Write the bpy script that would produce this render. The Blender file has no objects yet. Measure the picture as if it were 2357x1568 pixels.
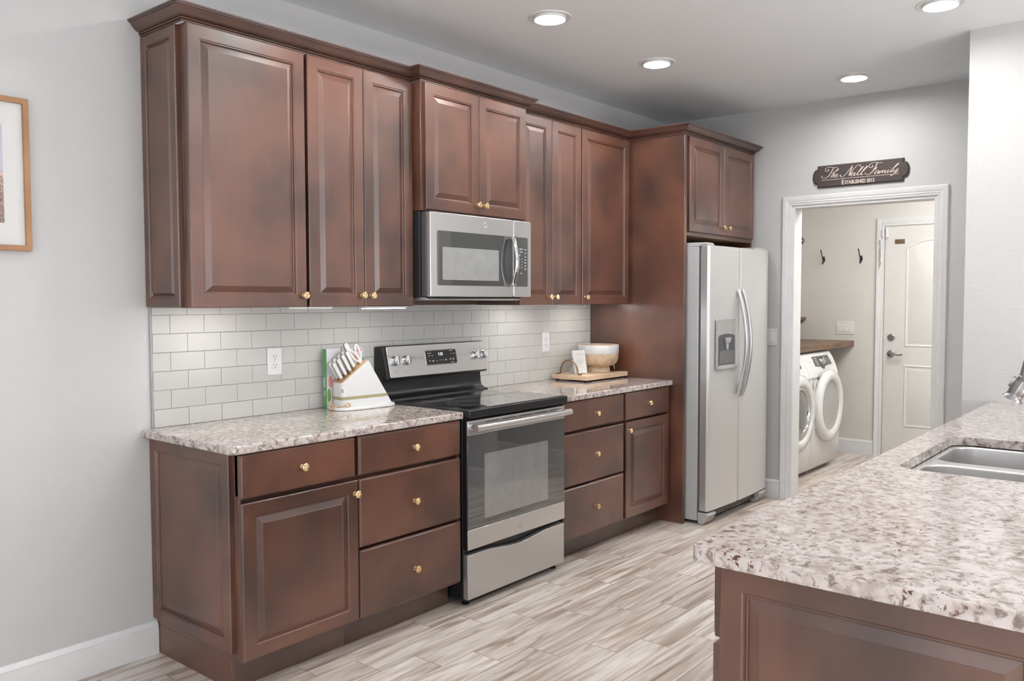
import bpy, bmesh, math, random
from mathutils import Vector, Matrix

random.seed(7)
SC = bpy.context.scene
COL = SC.collection
PI = math.pi
R = math.radians

# ------------------------------------------------------------------ camera, world, exposure
cam_d = bpy.data.cameras.new('camera')
cam = bpy.data.objects.new('camera', cam_d)
COL.objects.link(cam)
SC.camera = cam
cam_d.sensor_width = 36.0
cam_d.lens = 1934.56 / 2357 * 36.0
cam_d.clip_start = 0.05
_ya, _pi, _ro = 0.6919188, -0.0477734, -0.0024434
_f = Vector((math.cos(_ya) * math.cos(_pi), math.sin(_ya) * math.cos(_pi), math.sin(_pi)))
_r = Vector((math.sin(_ya), -math.cos(_ya), 0))
_u = _r.cross(_f)
_r2 = _r * math.cos(_ro) + _u * math.sin(_ro)
_u2 = -_r * math.sin(_ro) + _u * math.cos(_ro)
_m = Matrix((_r2, _u2, -_f)).transposed().to_4x4()
_m.translation = Vector((-1.65092, -3.2512, 1.42409))
cam.matrix_world = _m

SC.cycles.caustics_reflective = False; SC.cycles.caustics_refractive = False
SC.cycles.sample_clamp_indirect = 8.0; SC.cycles.blur_glossy = 1.0
SC.view_settings.view_transform = 'Standard'
SC.view_settings.look = 'None'
SC.view_settings.gamma = 1
SC.view_settings.use_curve_mapping = False
SC.view_settings.exposure = EXPO = 0.26
world = bpy.data.worlds.new('daylight'); SC.world = world
world.use_nodes = True
world.node_tree.nodes['Background'].inputs[0].default_value = (0.80, 0.87, 1.0, 1)
world.node_tree.nodes['Background'].inputs[1].default_value = 1.2

CEIL = 2.776
XD = 4.169          # wall with the laundry doorway
XF = 6.326          # far wall of the laundry
XS = 3.13           # wall stub the peninsula dies into
XB, YB = -4.4, -6.2  # the two walls behind the camera

def area_light(name, loc, rot, sx, sy, power, color):
    l = bpy.data.lights.new(name, 'AREA'); l.shape = 'RECTANGLE'
    l.size, l.size_y = sx, sy; l.energy = power; l.color = color
    o = bpy.data.objects.new(name, l); COL.objects.link(o)
    o.location = loc; o.rotation_euler = rot
    return o
# area lamps for daylight outside three unseen windows, tilted up to brighten the ceiling
P_WIN = 60
area_light('daylight_fill_back', (XB - 0.55, -3.4, 1.25), (0, -PI / 2 - 0.35, 0), 2.1, 3.0, P_WIN * 0.6, (0.90, 0.95, 1.0))
area_light('daylight_fill_side', (-2.2, YB - 0.55, 1.15), (PI / 2 + 0.5, 0, 0), 2.2, 1.5, P_WIN * 1.0, (0.93, 0.96, 1.0))
area_light('daylight_fill_side', (1.2, YB - 0.55, 1.15), (PI / 2 + 0.5, 0, 0), 2.2, 1.5, P_WIN * 1.0, (0.93, 0.96, 1.0))
CAN_STRENGTH = 145.0
sun_d = bpy.data.lights.new('sun', 'SUN'); sun_d.energy = 26; sun_d.angle = R(1.5); sun_d.color = (1.0, 0.98, 0.96)
sun = bpy.data.objects.new('sun', sun_d); COL.objects.link(sun); sun.rotation_euler = (R(42), 0, R(-8)); sun.location = (0, -9, 5)  # added sun through the side windows; its floor bounce lifts the ceiling
LED_STRENGTH = 17.0

# ------------------------------------------------------------------ mesh helpers
def BM():
    return bmesh.new()

def box(bm, x0, x1, y0, y1, z0, z1):
    v = [bm.verts.new(p) for p in ((x0, y0, z0), (x1, y0, z0), (x1, y1, z0), (x0, y1, z0),
                                   (x0, y0, z1), (x1, y0, z1), (x1, y1, z1), (x0, y1, z1))]
    for f in ((0, 3, 2, 1), (4, 5, 6, 7), (0, 1, 5, 4), (1, 2, 6, 5), (2, 3, 7, 6), (3, 0, 4, 7)):
        bm.faces.new([v[i] for i in f])
    return v

def basis(axis):
    a = Vector(axis).normalized()
    h = Vector((0, 0, 1)) if abs(a.z) < 0.9 else Vector((1, 0, 0))
    s = h.cross(a).normalized()
    return a, s, a.cross(s).normalized()

def lathe(bm, prof, origin, axis=(0, 0, 1), n=24, caps=True):
    """prof: list of (radius, distance along axis)"""
    a, s, t = basis(axis); o = Vector(origin); rings = []
    for r, d in prof:
        if r < 1e-6:
            rings.append([bm.verts.new(o + a * d)])
        else:
            rings.append([bm.verts.new(o + a * d + (s * math.cos(2 * PI * i / n) + t * math.sin(2 * PI * i / n)) * r) for i in range(n)])
    for A, B in zip(rings, rings[1:]):
        for i in range(n):
            j = (i + 1) % n
            if len(A) == 1 and len(B) == 1: continue
            if len(A) == 1: bm.faces.new((A[0], B[j], B[i]))
            elif len(B) == 1: bm.faces.new((A[i], A[j], B[0]))
            else: bm.faces.new((A[i], A[j], B[j], B[i]))
    if caps:
        if len(rings[0]) > 1: bm.faces.new(list(reversed(rings[0])))
        if len(rings[-1]) > 1: bm.faces.new(rings[-1])

def tube(bm, pts, r, n=10, caps=True, sx=1.0, sy=1.0, closed=False):
    """round tube along a path; r number or list"""
    P = [Vector(p) for p in pts]; m = len(P); rings = []
    T = []
    for i in range(m):
        if closed: d = P[(i + 1) % m] - P[i - 1]
        else: d = P[min(i + 1, m - 1)] - P[max(i - 1, 0)]
        T.append(d.normalized())
    a, s, t = basis(T[0])
    for i in range(m):
        s = (s - T[i] * s.dot(T[i])).normalized(); t = T[i].cross(s)
        rr = r[i] if isinstance(r, (list, tuple)) else r
        rings.append([bm.verts.new(P[i] + s * math.cos(2 * PI * k / n) * rr * sx + t * math.sin(2 * PI * k / n) * rr * sy) for k in range(n)])
    for i in range(m if closed else m - 1):
        A, B = rings[i], rings[(i + 1) % m]
        for k in range(n):
            bm.faces.new((A[k], A[(k + 1) % n], B[(k + 1) % n], B[k]))
    if caps and not closed:
        bm.faces.new(list(reversed(rings[0]))); bm.faces.new(rings[-1])

def prism(bm, poly, d0, d1, fn):
    """poly 2-D list extruded between d0 and d1; fn(u, v, d) -> xyz"""
    A = [bm.verts.new(fn(u, v, d0)) for u, v in poly]
    B = [bm.verts.new(fn(u, v, d1)) for u, v in poly]
    n = len(poly)
    bm.faces.new(list(reversed(A))); bm.faces.new(B)
    for i in range(n):
        bm.faces.new((A[i], A[(i + 1) % n], B[(i + 1) % n], B[i]))

def loops(bm, rings, closed_last=True, closed_first=False):
    L = [[bm.verts.new(p) for p in r] for r in rings]
    n = len(L[0])
    for A, B in zip(L, L[1:]):
        for i in range(n):
            bm.faces.new((A[i], A[(i + 1) % n], B[(i + 1) % n], B[i]))
    if closed_last: bm.faces.new(L[-1])
    if closed_first: bm.faces.new(list(reversed(L[0])))

def rrect(w, h, r, n=5):
    """rounded rectangle centred at the origin"""
    out = []
    for cx, cy, a0 in ((w / 2 - r, h / 2 - r, 0), (-w / 2 + r, h / 2 - r, 90), (-w / 2 + r, -h / 2 + r, 180), (w / 2 - r, -h / 2 + r, 270)):
        for i in range(n + 1):
            a = R(a0 + 90 * i / n)
            out.append((cx + r * math.cos(a), cy + r * math.sin(a)))
    return out

WM = {}
def obj(name, bm, mat, parent=None, local=False, smooth=30, bevel=0, seg=2, kind=None, label=None):
    """link a bmesh (given in world coordinates unless local) as one mesh object"""
    if parent is not None and not local:
        bm.transform(WM[parent].inverted())
    bmesh.ops.recalc_face_normals(bm, faces=bm.faces[:])
    me = bpy.data.meshes.new(name); bm.to_mesh(me); bm.free()
    for m in (mat if isinstance(mat, (list, tuple)) else [mat]): me.materials.append(m)
    if smooth:
        me.shade_smooth(); me.set_sharp_from_angle(angle=R(smooth))
    o = bpy.data.objects.new(name, me); COL.objects.link(o)
    if parent is not None: o.parent = parent; WM[o] = WM[parent]
    else: WM[o] = Matrix.Identity(4)
    if bevel:
        b = o.modifiers.new('edge', 'BEVEL'); b.width = bevel; b.segments = seg
        b.limit_method = 'ANGLE'; b.angle_limit = R(40); b.harden_normals = False
    if kind: o['kind'] = kind
    if label: o['label'] = label
    return o

def thing(name, label, cat, loc=(0, 0, 0), rotz=0, group=None):
    o = bpy.data.objects.new(name, None); COL.objects.link(o)
    o.empty_display_size = 0.05
    o.location = loc; o.rotation_euler = (0, 0, rotz)
    WM[o] = Matrix.Translation(loc) @ Matrix.Rotation(rotz, 4, 'Z')
    tag(o, label, cat, group)
    return o

def tag(o, label, cat, group=None):
    o['label'] = label; o['category'] = cat
    if group: o['group'] = group
    return o

def copy_tree(o, parent=None):
    c = o.copy(); COL.objects.link(c)
    if parent is not None: c.parent = parent
    for ch in [k for k in bpy.data.objects if k.parent == o]: copy_tree(ch, c)
    return c

def text_mesh(body, size, fn, depth=0.0006, shear=0.0, align='CENTER', space=1.0, sx=1.0, offset=0.0):
    """lettering as a bmesh; fn(u, v, d) -> xyz"""
    cu = bpy.data.curves.new('lettering', 'FONT'); cu.body = body; cu.size = size
    cu.align_x = align; cu.shear = shear; cu.space_character = space; cu.extrude = depth / 2; cu.offset = offset
    o = bpy.data.objects.new('lettering', cu); COL.objects.link(o)
    bpy.context.view_layer.update()
    me = bpy.data.meshes.new_from_object(o.evaluated_get(bpy.context.evaluated_depsgraph_get()))
    bm = bmesh.new(); bm.from_mesh(me)
    bpy.data.objects.remove(o); bpy.data.curves.remove(cu); bpy.data.meshes.remove(me)
    for v in bm.verts: v.co = Vector(fn(v.co.x * sx, v.co.y, v.co.z))
    return bm

# ------------------------------------------------------------------ material helpers
class NT:
    def __init__(s, name):
        s.m = bpy.data.materials.new(name); s.m.use_nodes = True
        s.t = s.m.node_tree; s.n = s.t.nodes; s.p = s.n['Principled BSDF']
    def new(s, typ, **kw):
        n = s.n.new(typ)
        for k, v in kw.items():
            if k in n.inputs: n.inputs[k].default_value = v
            else: setattr(n, k, v)
        return n
    def link(s, a, b): s.t.links.new(a, b)
    def math(s, op, a, b=None, c=None):
        n = s.n.new('ShaderNodeMath'); n.operation = op
        for i, x in enumerate((a, b, c)):
            if x is None: continue
            if isinstance(x, (int, float)): n.inputs[i].default_value = x
            else: s.link(x, n.inputs[i])
        return n.outputs[0]
    def obj(s): return s.new('ShaderNodeTexCoord').outputs['Object']
    def mapping(s, vec, scale=(1, 1, 1), loc=(0, 0, 0), rot=(0, 0, 0)):
        m = s.new('ShaderNodeMapping'); s.link(vec, m.inputs[0])
        m.inputs['Scale'].default_value = scale; m.inputs['Location'].default_value = loc; m.inputs['Rotation'].default_value = rot
        return m.outputs[0]
    def noise(s, vec, scale, detail=3, rough=0.5, dist=0.0):
        n = s.new('ShaderNodeTexNoise'); s.link(vec, n.inputs['Vector'])
        n.inputs['Scale'].default_value = scale; n.inputs['Detail'].default_value = detail
        n.inputs['Roughness'].default_value = rough; n.inputs['Distortion'].default_value = dist
        return n.outputs[0]
    def ramp(s, fac, stops, interp='LINEAR'):
        n = s.new('ShaderNodeValToRGB'); s.link(fac, n.inputs[0]); e = n.color_ramp; e.interpolation = interp
        while len(e.elements) < len(stops): e.elements.new(0.5)
        for el, (p, c) in zip(e.elements, stops):
            el.position = p; el.color = (*c, 1) if len(c) == 3 else c
        return n.outputs[0]
    def mix(s, fac, a, b, mode='MIX'):
        n = s.n.new('ShaderNodeMix'); n.data_type = 'RGBA'; n.blend_type = mode
        for i, x in ((0, fac), (6, a), (7, b)):
            if isinstance(x, (int, float)): n.inputs[i].default_value = x
            elif isinstance(x, tuple): n.inputs[i].default_value = (*x, 1)
            else: s.link(x, n.inputs[i])
        return n.outputs[2]
    def bump(s, h, strength=0.3, dist=0.002):
        b = s.new('ShaderNodeBump'); s.link(h, b.inputs['Height'])
        b.inputs['Strength'].default_value = strength; b.inputs['Distance'].default_value = dist
        s.link(b.outputs[0], s.p.inputs['Normal']); return b
    def set(s, color=None, rough=None, metal=None, coat=None, coat_rough=None, spec=None):
        for k, v in (('Base Color', color), ('Roughness', rough), ('Metallic', metal), ('Coat Weight', coat), ('Coat Roughness', coat_rough), ('Specular IOR Level', spec)):
            if v is None: continue
            if hasattr(v, 'links'): s.link(v, s.p.inputs[k])
            else: s.p.inputs[k].default_value = (*v, 1) if isinstance(v, tuple) else v
        return s.m

def plain(name, color, rough=0.5, metal=0.0, coat=0.0, var=0.06, scale=18):
    t = NT(name); nz = t.noise(t.obj(), scale, 2)
    lo = tuple(max(0, c * (1 - var)) for c in color); hi = tuple(min(1, c * (1 + var)) for c in color)
    return t.set(color=t.ramp(nz, [(0.3, lo), (0.7, hi)]), rough=rough, metal=metal, coat=coat)

def emissive(name, color, strength):
    t = NT(name); t.set(color=(0.8, 0.8, 0.8), rough=0.4)
    t.p.inputs['Emission Color'].default_value = (*color, 1); t.p.inputs['Emission Strength'].default_value = strength
    return t.m

def wood_stain(name='dark_stained_wood', dark=(0.054, 0.020, 0.012), lite=(0.170, 0.066, 0.037), rough=0.33):
    t = NT(name); c0 = t.obj()
    oi = t.new('ShaderNodeObjectInfo'); sc = t.new('ShaderNodeVectorMath', operation='SCALE')
    cb = t.new('ShaderNodeCombineXYZ')
    for i in range(3): t.link(oi.outputs['Random'], cb.inputs[i])
    t.link(cb.outputs[0], sc.inputs[0]); sc.inputs['Scale'].default_value = 23.0
    ad = t.new('ShaderNodeVectorMath', operation='ADD'); t.link(c0, ad.inputs[0]); t.link(sc.outputs[0], ad.inputs[1])
    c = ad.outputs[0]
    blotch = t.noise(c, 3.0, 2, 0.5)
    fine = t.noise(t.mapping(c, (1, 1, 0.35)), 26, 3, 0.6)
    grain = t.noise(t.mapping(c, (70, 70, 2.2)), 1.0, 3, 0.6)
    f = t.math('ADD', t.math('ADD', t.math('MULTIPLY', blotch, 0.83), t.math('MULTIPLY', grain, 0.07)), t.math('MULTIPLY', fine, 0.10))
    col = t.ramp(f, [(0.34, dark), (0.50, tuple(a * .45 + b * .55 for a, b in zip(dark, lite))), (0.68, lite)])
    t.p.inputs['IOR'].default_value = 1.88
    return t.set(color=col, rough=rough)

def wall_paint(name, color, bump=0.16):
    t = NT(name); c = t.obj()
    n = t.noise(c, 95, 2, 0.5, 0.3)
    h = t.ramp(n, [(0.45, (0, 0, 0)), (0.62, (1, 1, 1))])
    t.bump(h, bump, 0.0022)
    return t.set(color=t.ramp(t.noise(c, 1.5, 2), [(0.3, tuple(x * 0.98 for x in color)), (0.7, color)]), rough=0.62)

def granite(name):
    t = NT(name); c = t.obj()
    w = t.noise(c, 38, 3, 0.55, 0.4)
    w2 = t.noise(t.mapping(c, (1, 1, 1), (7.3, 2.1, 4.4)), 50, 4, 0.6, 0.5)
    base = t.ramp(w, [(0.34, (0.43, 0.355, 0.32)), (0.46, (0.545, 0.475, 0.44)), (0.58, (0.655, 0.595, 0.57))])
    grey = t.ramp(w2, [(0.34, (0.30, 0.255, 0.24)), (0.415, (0.62, 0.57, 0.55)), (0.47, (1, 1, 1))])
    col = t.mix(0.9, base, grey, 'MULTIPLY')
    # dark burgundy crystals gathered in clusters
    cl = t.noise(t.mapping(c, (1, 1, 1), (1.7, 9.2, 3.3)), 5.5, 3, 0.5)
    fl = t.noise(t.mapping(c, (1, 1, 1), (4.7, 0.2, 8.3)), 78, 3, 0.6, 0.6)
    m = t.math('MULTIPLY', t.ramp(fl, [(0.585, (0, 0, 0)), (0.635, (1, 1, 1))]), t.ramp(cl, [(0.50, (0, 0, 0)), (0.60, (1, 1, 1))]))
    col = t.mix(m, col, (0.13, 0.055, 0.04))
    return t.set(color=col, rough=0.09, coat=0.3, coat_rough=0.05)

def floor_tile(name):
    """wood-look porcelain planks 0.611 x 0.1525 m laid along X, each row stepped by 0.182 m"""
    t = NT(name); sep = t.new('ShaderNodeSeparateXYZ'); c = t.obj(); t.link(c, sep.inputs[0])
    X, Y = sep.outputs[0], sep.outputs[1]
    v = t.math('DIVIDE', t.math('ADD', t.math('MULTIPLY', Y, -1.0), -0.686), 0.1528)
    row = t.math('FLOOR', v)
    u = t.math('DIVIDE', t.math('SUBTRACT', t.math('SUBTRACT', X, 0.464), t.math('MULTIPLY', row, 0.180)), 0.611)
    cell = t.math('FLOOR', u)
    fu = t.math('FRACT', u); fv = t.math('FRACT', v)
    du = t.math('MULTIPLY', t.math('MINIMUM', fu, t.math('SUBTRACT', 1.0, fu)), 0.611)
    dv = t.math('MULTIPLY', t.math('MINIMUM', fv, t.math('SUBTRACT', 1.0, fv)), 0.1528)
    d = t.math('MINIMUM', du, dv)
    cmb = t.new('ShaderNodeCombineXYZ'); t.link(cell, cmb.inputs[0]); t.link(row, cmb.inputs[1])
    wn = t.new('ShaderNodeTexWhiteNoise'); t.link(cmb.outputs[0], wn.inputs['Vector'])
    rnd = wn.outputs['Value']
    off = t.new('ShaderNodeVectorMath', operation='SCALE'); t.link(wn.outputs['Color'], off.inputs[0]); off.inputs['Scale'].default_value = 37.0
    add = t.new('ShaderNodeVectorMath', operation='ADD'); t.link(c, add.inputs[0]); t.link(off.outputs[0], add.inputs[1])
    vec = add.outputs[0]
    g1 = t.noise(t.mapping(vec, (1.1, 15, 1)), 1.6, 4, 0.55, 0.9)
    g2 = t.noise(t.mapping(vec, (3.0, 70, 1)), 1.4, 4, 0.6, 0.5)
    g3 = t.noise(t.mapping(vec, (1.3, 9, 1)), 2.0, 2, 0.5, 1.6)
    base = t.ramp(g1, [(0.30, (0.36, 0.275, 0.225)), (0.40, (0.53, 0.45, 0.39)), (0.50, (0.69, 0.635, 0.585)), (0.62, (0.83, 0.80, 0.765))])
    tint = t.ramp(rnd, [(0.0, (0.80, 0.76, 0.73)), (0.35, (0.94, 0.92, 0.90)), (0.7, (1.0, 0.99, 0.98)), (1.0, (1.06, 1.05, 1.04))])
    col = t.mix(1.0, base, tint, 'MULTIPLY')
    fine = t.ramp(g2, [(0.3, (0.84, 0.81, 0.78)), (0.6, (1.03, 1.03, 1.03))])
    col = t.mix(1.0, col, fine, 'MULTIPLY')
    streak = t.ramp(g3, [(0.30, (0.66, 0.56, 0.49)), (0.365, (1, 1, 1))])
    col = t.mix(0.8, col, streak, 'MULTIPLY')
    g = t.ramp(d, [(0.0010, (1, 1, 1)), (0.0019, (0, 0, 0))])
    col = t.mix(g, col, (0.33, 0.27, 0.235))
    t.bump(t.ramp(d, [(0.0008, (0, 0, 0)), (0.0025, (1, 1, 1))]), 0.35, 0.0012)
    return t.set(color=col, rough=0.30)

def stainless(name, color=(0.72, 0.71, 0.70), rough=0.26, aniso=0.5, axis=(1, 90, 90), metal=0.85):
    t = NT(name); c = t.obj()
    n = t.noise(t.mapping(c, axis), 9, 3, 0.6)
    rr = t.math('ADD', t.math('MULTIPLY', n, 0.05), rough - 0.025)
    t.p.inputs['Anisotropic'].default_value = aniso
    return t.set(color=t.ramp(n, [(0.3, tuple(x * 0.985 for x in color)), (0.7, color)]), rough=rr, metal=metal)

M = {}
M['wood'] = wood_stain()
M['wood_crown'] = wood_stain('darker_moulding_wood', (0.040, 0.015, 0.010), (0.105, 0.045, 0.028), 0.36)  # crown wood set darker than the door wood
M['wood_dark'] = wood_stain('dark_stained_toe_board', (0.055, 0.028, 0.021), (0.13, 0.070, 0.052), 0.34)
M['wood_raw'] = plain('pale_cabinet_underside', (0.30, 0.19, 0.11), 0.5)
M['wall'] = wall_paint('warm_white_textured_paint', (0.61, 0.608, 0.60))
M['wall_laundry'] = wall_paint('warm_white_laundry_paint', (0.74, 0.715, 0.675), 0.15)
M['ceiling'] = wall_paint('flat_white_ceiling_paint', (0.885, 0.93, 0.96), 0.12)
M['trim'] = plain('semi_gloss_white_trim', (0.78, 0.78, 0.775), 0.3, var=0.01)
M['door_white'] = plain('painted_door_white', (0.74, 0.72, 0.69), 0.35, var=0.01)
M['floor'] = floor_tile('wood_look_plank_tile')
M['granite'] = granite('speckled_granite')
M['tile'] = plain('glazed_putty_tile', (0.60, 0.59, 0.56), 0.10, var=0.03, scale=4, coat=0.4)
M['grout'] = plain('grey_grout', (0.40, 0.385, 0.37), 0.8)
M['steel'] = stainless('brushed_stainless_steel')
M['steel_v'] = stainless('vertically_brushed_stainless', (0.66, 0.655, 0.65), 0.33, 0.3, (90, 90, 1))
M['steel_fridge'] = stainless('satin_fridge_steel', (0.74, 0.735, 0.725), 0.40, 0.2, (90, 90, 1), 0.55)
M['chrome'] = plain('polished_chrome', (0.72, 0.72, 0.72), 0.10, 1.0, var=0.02)
M['nickel'] = stainless('brushed_nickel', (0.33, 0.32, 0.31), 0.24, 0.4)
M['brass'] = plain('satin_brass', (0.88, 0.67, 0.40), 0.22, 1.0, var=0.04)
M['bronze'] = plain('aged_bronze', (0.30, 0.22, 0.14), 0.35, 1.0, var=0.2)
M['black'] = plain('black_enamel', (0.012, 0.012, 0.013), 0.32)
M['black_matte'] = plain('black_textured_case', (0.018, 0.018, 0.020), 0.6)
M['black_glass'] = plain('black_glass', (0.020, 0.020, 0.020), 0.03, coat=1.0)
M['grey_glass'] = plain('tinted_oven_glass', (0.055, 0.056, 0.057), 0.03, coat=1.0); M['grey_glass'].node_tree.nodes['Principled BSDF'].inputs['IOR'].default_value = 2.1
M['grey_window'] = plain('dotted_inner_window', (0.24, 0.24, 0.24), 0.05, coat=1.0); M['grey_window'].node_tree.nodes['Principled BSDF'].inputs['IOR'].default_value = 2.1
M['grey_window_pale'] = plain('pale_dotted_inner_window', (0.34, 0.34, 0.335), 0.08, coat=1.0)
M['plastic_white'] = plain('white_plastic', (0.82, 0.82, 0.81), 0.3, var=0.01)
M['plastic_grey'] = plain('grey_plastic', (0.42, 0.42, 0.42), 0.4)
M['plastic_dark'] = plain('dark_grey_plastic', (0.09, 0.09, 0.095), 0.35)
M['fridge_side'] = plain('silver_painted_steel', (0.47, 0.475, 0.48), 0.42, 0.0, var=0.02)
M['appliance_white'] = plain('white_enamel', (0.80, 0.80, 0.79), 0.18, coat=0.5, var=0.01)
M['can_lens'] = emissive('lit_lamp_lens', (1.0, 0.985, 0.97), CAN_STRENGTH)
M['led'] = emissive('lit_led_lens', (1.0, 0.985, 0.96), LED_STRENGTH)
M['clock'] = emissive('lit_clock_digits', (0.75, 0.9, 1.0), 1.1)
M['mark_white'] = plain('white_print', (0.75, 0.76, 0.76), 0.5)
M['mark_grey'] = plain('grey_print', (0.22, 0.22, 0.22), 0.5)
M['slot'] = plain('socket_slot', (0.03, 0.03, 0.03), 0.6)
M['oak'] = plain('light_oak', (0.40, 0.205, 0.098), 0.42, var=0.15, scale=8)
def butcher(name, lo, hi, sc=(3, 40, 40), rough=0.4):
    t = NT(name); c = t.obj(); n = t.noise(t.mapping(c, sc), 1.4, 5, 0.6, 1.0)
    return t.set(color=t.ramp(n, [(0.32, lo), (0.68, hi)]), rough=rough)
M['walnut'] = butcher('walnut_shelf_wood', (0.075, 0.040, 0.020), (0.22, 0.13, 0.07))
M['maple'] = butcher('pale_maple', (0.62, 0.42, 0.26), (0.80, 0.62, 0.44), (4, 30, 30))
M['mango'] = butcher('veined_mango_wood', (0.46, 0.32, 0.20), (0.72, 0.56, 0.40), (9, 9, 9))
M['bamboo'] = butcher('bamboo_top', (0.62, 0.38, 0.19), (0.78, 0.52, 0.29), (40, 10, 10))

# ------------------------------------------------------------------ room shell
def slab(name, boxes, mat, kind='structure', parent=None, **kw):
    bm = BM()
    for b in boxes: box(bm, *b)
    return obj(name, bm, mat, parent, kind=kind if parent is None else None, **kw)

slab('floor', [(XB, XF, YB, 0.2, -0.05, 0.0)], M['floor'])
slab('ceiling', [(XB, XF + 0.1, YB, 0.3, CEIL, CEIL + 0.08)], M['ceiling'])
slab('wall_left', [(XB, XD, 0.0, 0.12, 0.0, CEIL)], M['wall'])
DY0, DY1, DZ = -0.983, -1.918, 2.080      # laundry doorway opening
slab('wall_far', [(XD, XD + 0.13, DY0, 0.12, 0, CEIL), (XD, XD + 0.13, YB, DY1, 0, CEIL), (XD, XD + 0.13, DY1, DY0, DZ, CEIL)], M['wall'])
slab('wall_right', [(XS, XS + 0.14, YB, -2.288, 0, CEIL)], M['wall'])
# wall behind the camera, with a wide window
slab('wall_back', [(XB - 0.12, XB, YB, -4.95, 0, CEIL), (XB - 0.12, XB, -1.85, 0.12, 0, CEIL),
                   (XB - 0.12, XB, -4.95, -1.85, 0, 0.25), (XB - 0.12, XB, -4.95, -1.85, 2.42, CEIL)], M['wall'])
slab('wall_side', [(XB, -3.35, YB - 0.12, YB, 0, CEIL), (-1.05, 0.05, YB - 0.12, YB, 0, CEIL), (2.35, XD + .13, YB - 0.12, YB, 0, CEIL),
                   (-3.35, -1.05, YB - 0.12, YB, 0, 0.66), (-3.35, -1.05, YB - 0.12, YB, 2.24, CEIL),
                   (0.05, 2.35, YB - 0.12, YB, 0, 0.66), (0.05, 2.35, YB - 0.12, YB, 2.24, CEIL)], M['wall'])
def window(name, u0, u1, z0, z1, fn, nx):
    bm = BM()
    def bar(a, b, c, d):
        p = [fn(x, y) for x in (a, b) for y in (0.0, 0.06)]
        xs = [q[0] for q in p]; ys = [q[1] for q in p]
        box(bm, min(xs), max(xs), min(ys), max(ys), c, d)
    bar(u0, u1, z0, z0 + .05); bar(u0, u1, z1 - .05, z1); bar(u0, u1, (z0 + z1) / 2 - .02, (z0 + z1) / 2 + .02)
    for i in range(nx + 1):
        c = u0 + (u1 - u0) * i / nx
        bar(max(u0, c - .03), min(u1, c + .03), z0, z1)
    obj(name, bm, M['trim'], kind='structure')
window('window_1', -4.95, -1.85, 0.25, 2.42, lambda u, d: (XB - 0.09 + d, u), 3)
window('window_2', -3.35, -1.05, 0.66, 2.24, lambda u, d: (u, YB - 0.09 + d), 2)
window('window_3', 0.05, 2.35, 0.66, 2.24, lambda u, d: (u, YB - 0.09 + d), 2)
# laundry room
slab('wall_laundry_far', [(XF, XF + 0.1, -2.7, 0.2, 0, CEIL)], M['wall_laundry'])
slab('wall_laundry_left', [(XD + 0.13, XF, 0.06, 0.16, 0, CEIL)], M['wall_laundry'])
slab('wall_laundry_right', [(XD + 0.13, XF, -2.7, -2.6, 0, CEIL)], M['wall_laundry'])

BBP = [(0, 0), (.015, 0), (.015, .098), (.012, .108), (.013, .114), (.008, .126), (.004, .132), (0, .133)]
def baseboard(name, a, b, nrm):
    """a, b: floor points at the wall face; nrm: direction into the room"""
    bm = BM(); a = Vector(a); b = Vector(b); n = Vector(nrm)
    A = [bm.verts.new((a.x + n.x * t, a.y + n.y * t, z)) for t, z in BBP]
    B = [bm.verts.new((b.x + n.x * t, b.y + n.y * t, z)) for t, z in BBP]
    bm.faces.new(A); bm.faces.new(list(reversed(B)))
    for i in range(len(A)):
        j = (i + 1) % len(A); bm.faces.new((A[i], B[i], B[j], A[j]))
    obj(name, bm, M['trim'], kind='structure')
baseboard('baseboard_left', (XB, 0), (0.010, 0), (0, -1))
baseboard('baseboard_far', (XD, -0.922), (XD, -0.0), (-1, 0))
baseboard('baseboard_far_right', (XD, -6.2), (XD, -1.985), (-1, 0))
baseboard('baseboard_right', (XS, -2.288), (XS, -2.46), (-1, 0))
baseboard('baseboard_stub_end', (XS + .14, -2.288), (XS - .015, -2.288), (0, 1))
baseboard('baseboard_laundry', (XF, -0.926), (XF, 0.06), (-1, 0))

CASP = [(0.0, 0.0), (0.0, .009), (.006, .012), (.014, .012), (.017, .015), (.026, .013), (.040, .019), (.058, .020), (.063, .017), (.064, 0)]
def casing(name, X, y0, y1, zt, parent, sgn=-1):
    """moulded casing on a wall face x = X around an opening y1..y0 (y0 > y1)"""
    bm = BM(); P = []
    for o, h in CASP:
        P.append([bm.verts.new((X + sgn * h, y, z)) for y, z in ((y0 + o, 0), (y0 + o, zt + o), (y1 - o, zt + o), (y1 - o, 0))])
    for A, B in zip(P, P[1:]):
        for i in range(3): bm.faces.new((A[i], A[i + 1], B[i + 1], B[i]))
    bm.faces.new([p[0] for p in P]); bm.faces.new([p[3] for p in P])
    return obj(name, bm, M['trim'], parent)
d1 = bpy.data.objects.new('door_1', None); COL.objects.link(d1); d1['kind'] = 'structure'
d1.location = (XD, -1.45, 0); WM[d1] = Matrix.Translation((XD, -1.45, 0))
casing('casing', XD, DY0, DY1, DZ, d1)
slab('jamb', [(XD - .002, XD + .135, DY0 - .019, DY0 + .001, 0, DZ + .001), (XD - .002, XD + .135, DY1 - .001, DY1 + .019, 0, DZ + .001),
              (XD - .002, XD + .135, DY1 + .0191, DY0 - .0191, DZ - .019, DZ + .001)], M['trim'], parent=d1, bevel=.0015)
for hz in (1.845, 1.061):
    bm = BM()
    prism(bm, rrect(.036, .098, .014), 0, .004, lambda u, v, d: (XD + .068 + u, DY1 + .019 + d, hz + v))
    for dz in (-.03, 0, .03): lathe(bm, [(.0045, 0), (.003, .0018)], (XD + .068 + (.006 if dz else -.004), DY1 + .023, hz + dz), (0, 1, 0), 10)
    obj('hinge_plate', bm, M['nickel'], d1)

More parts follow.
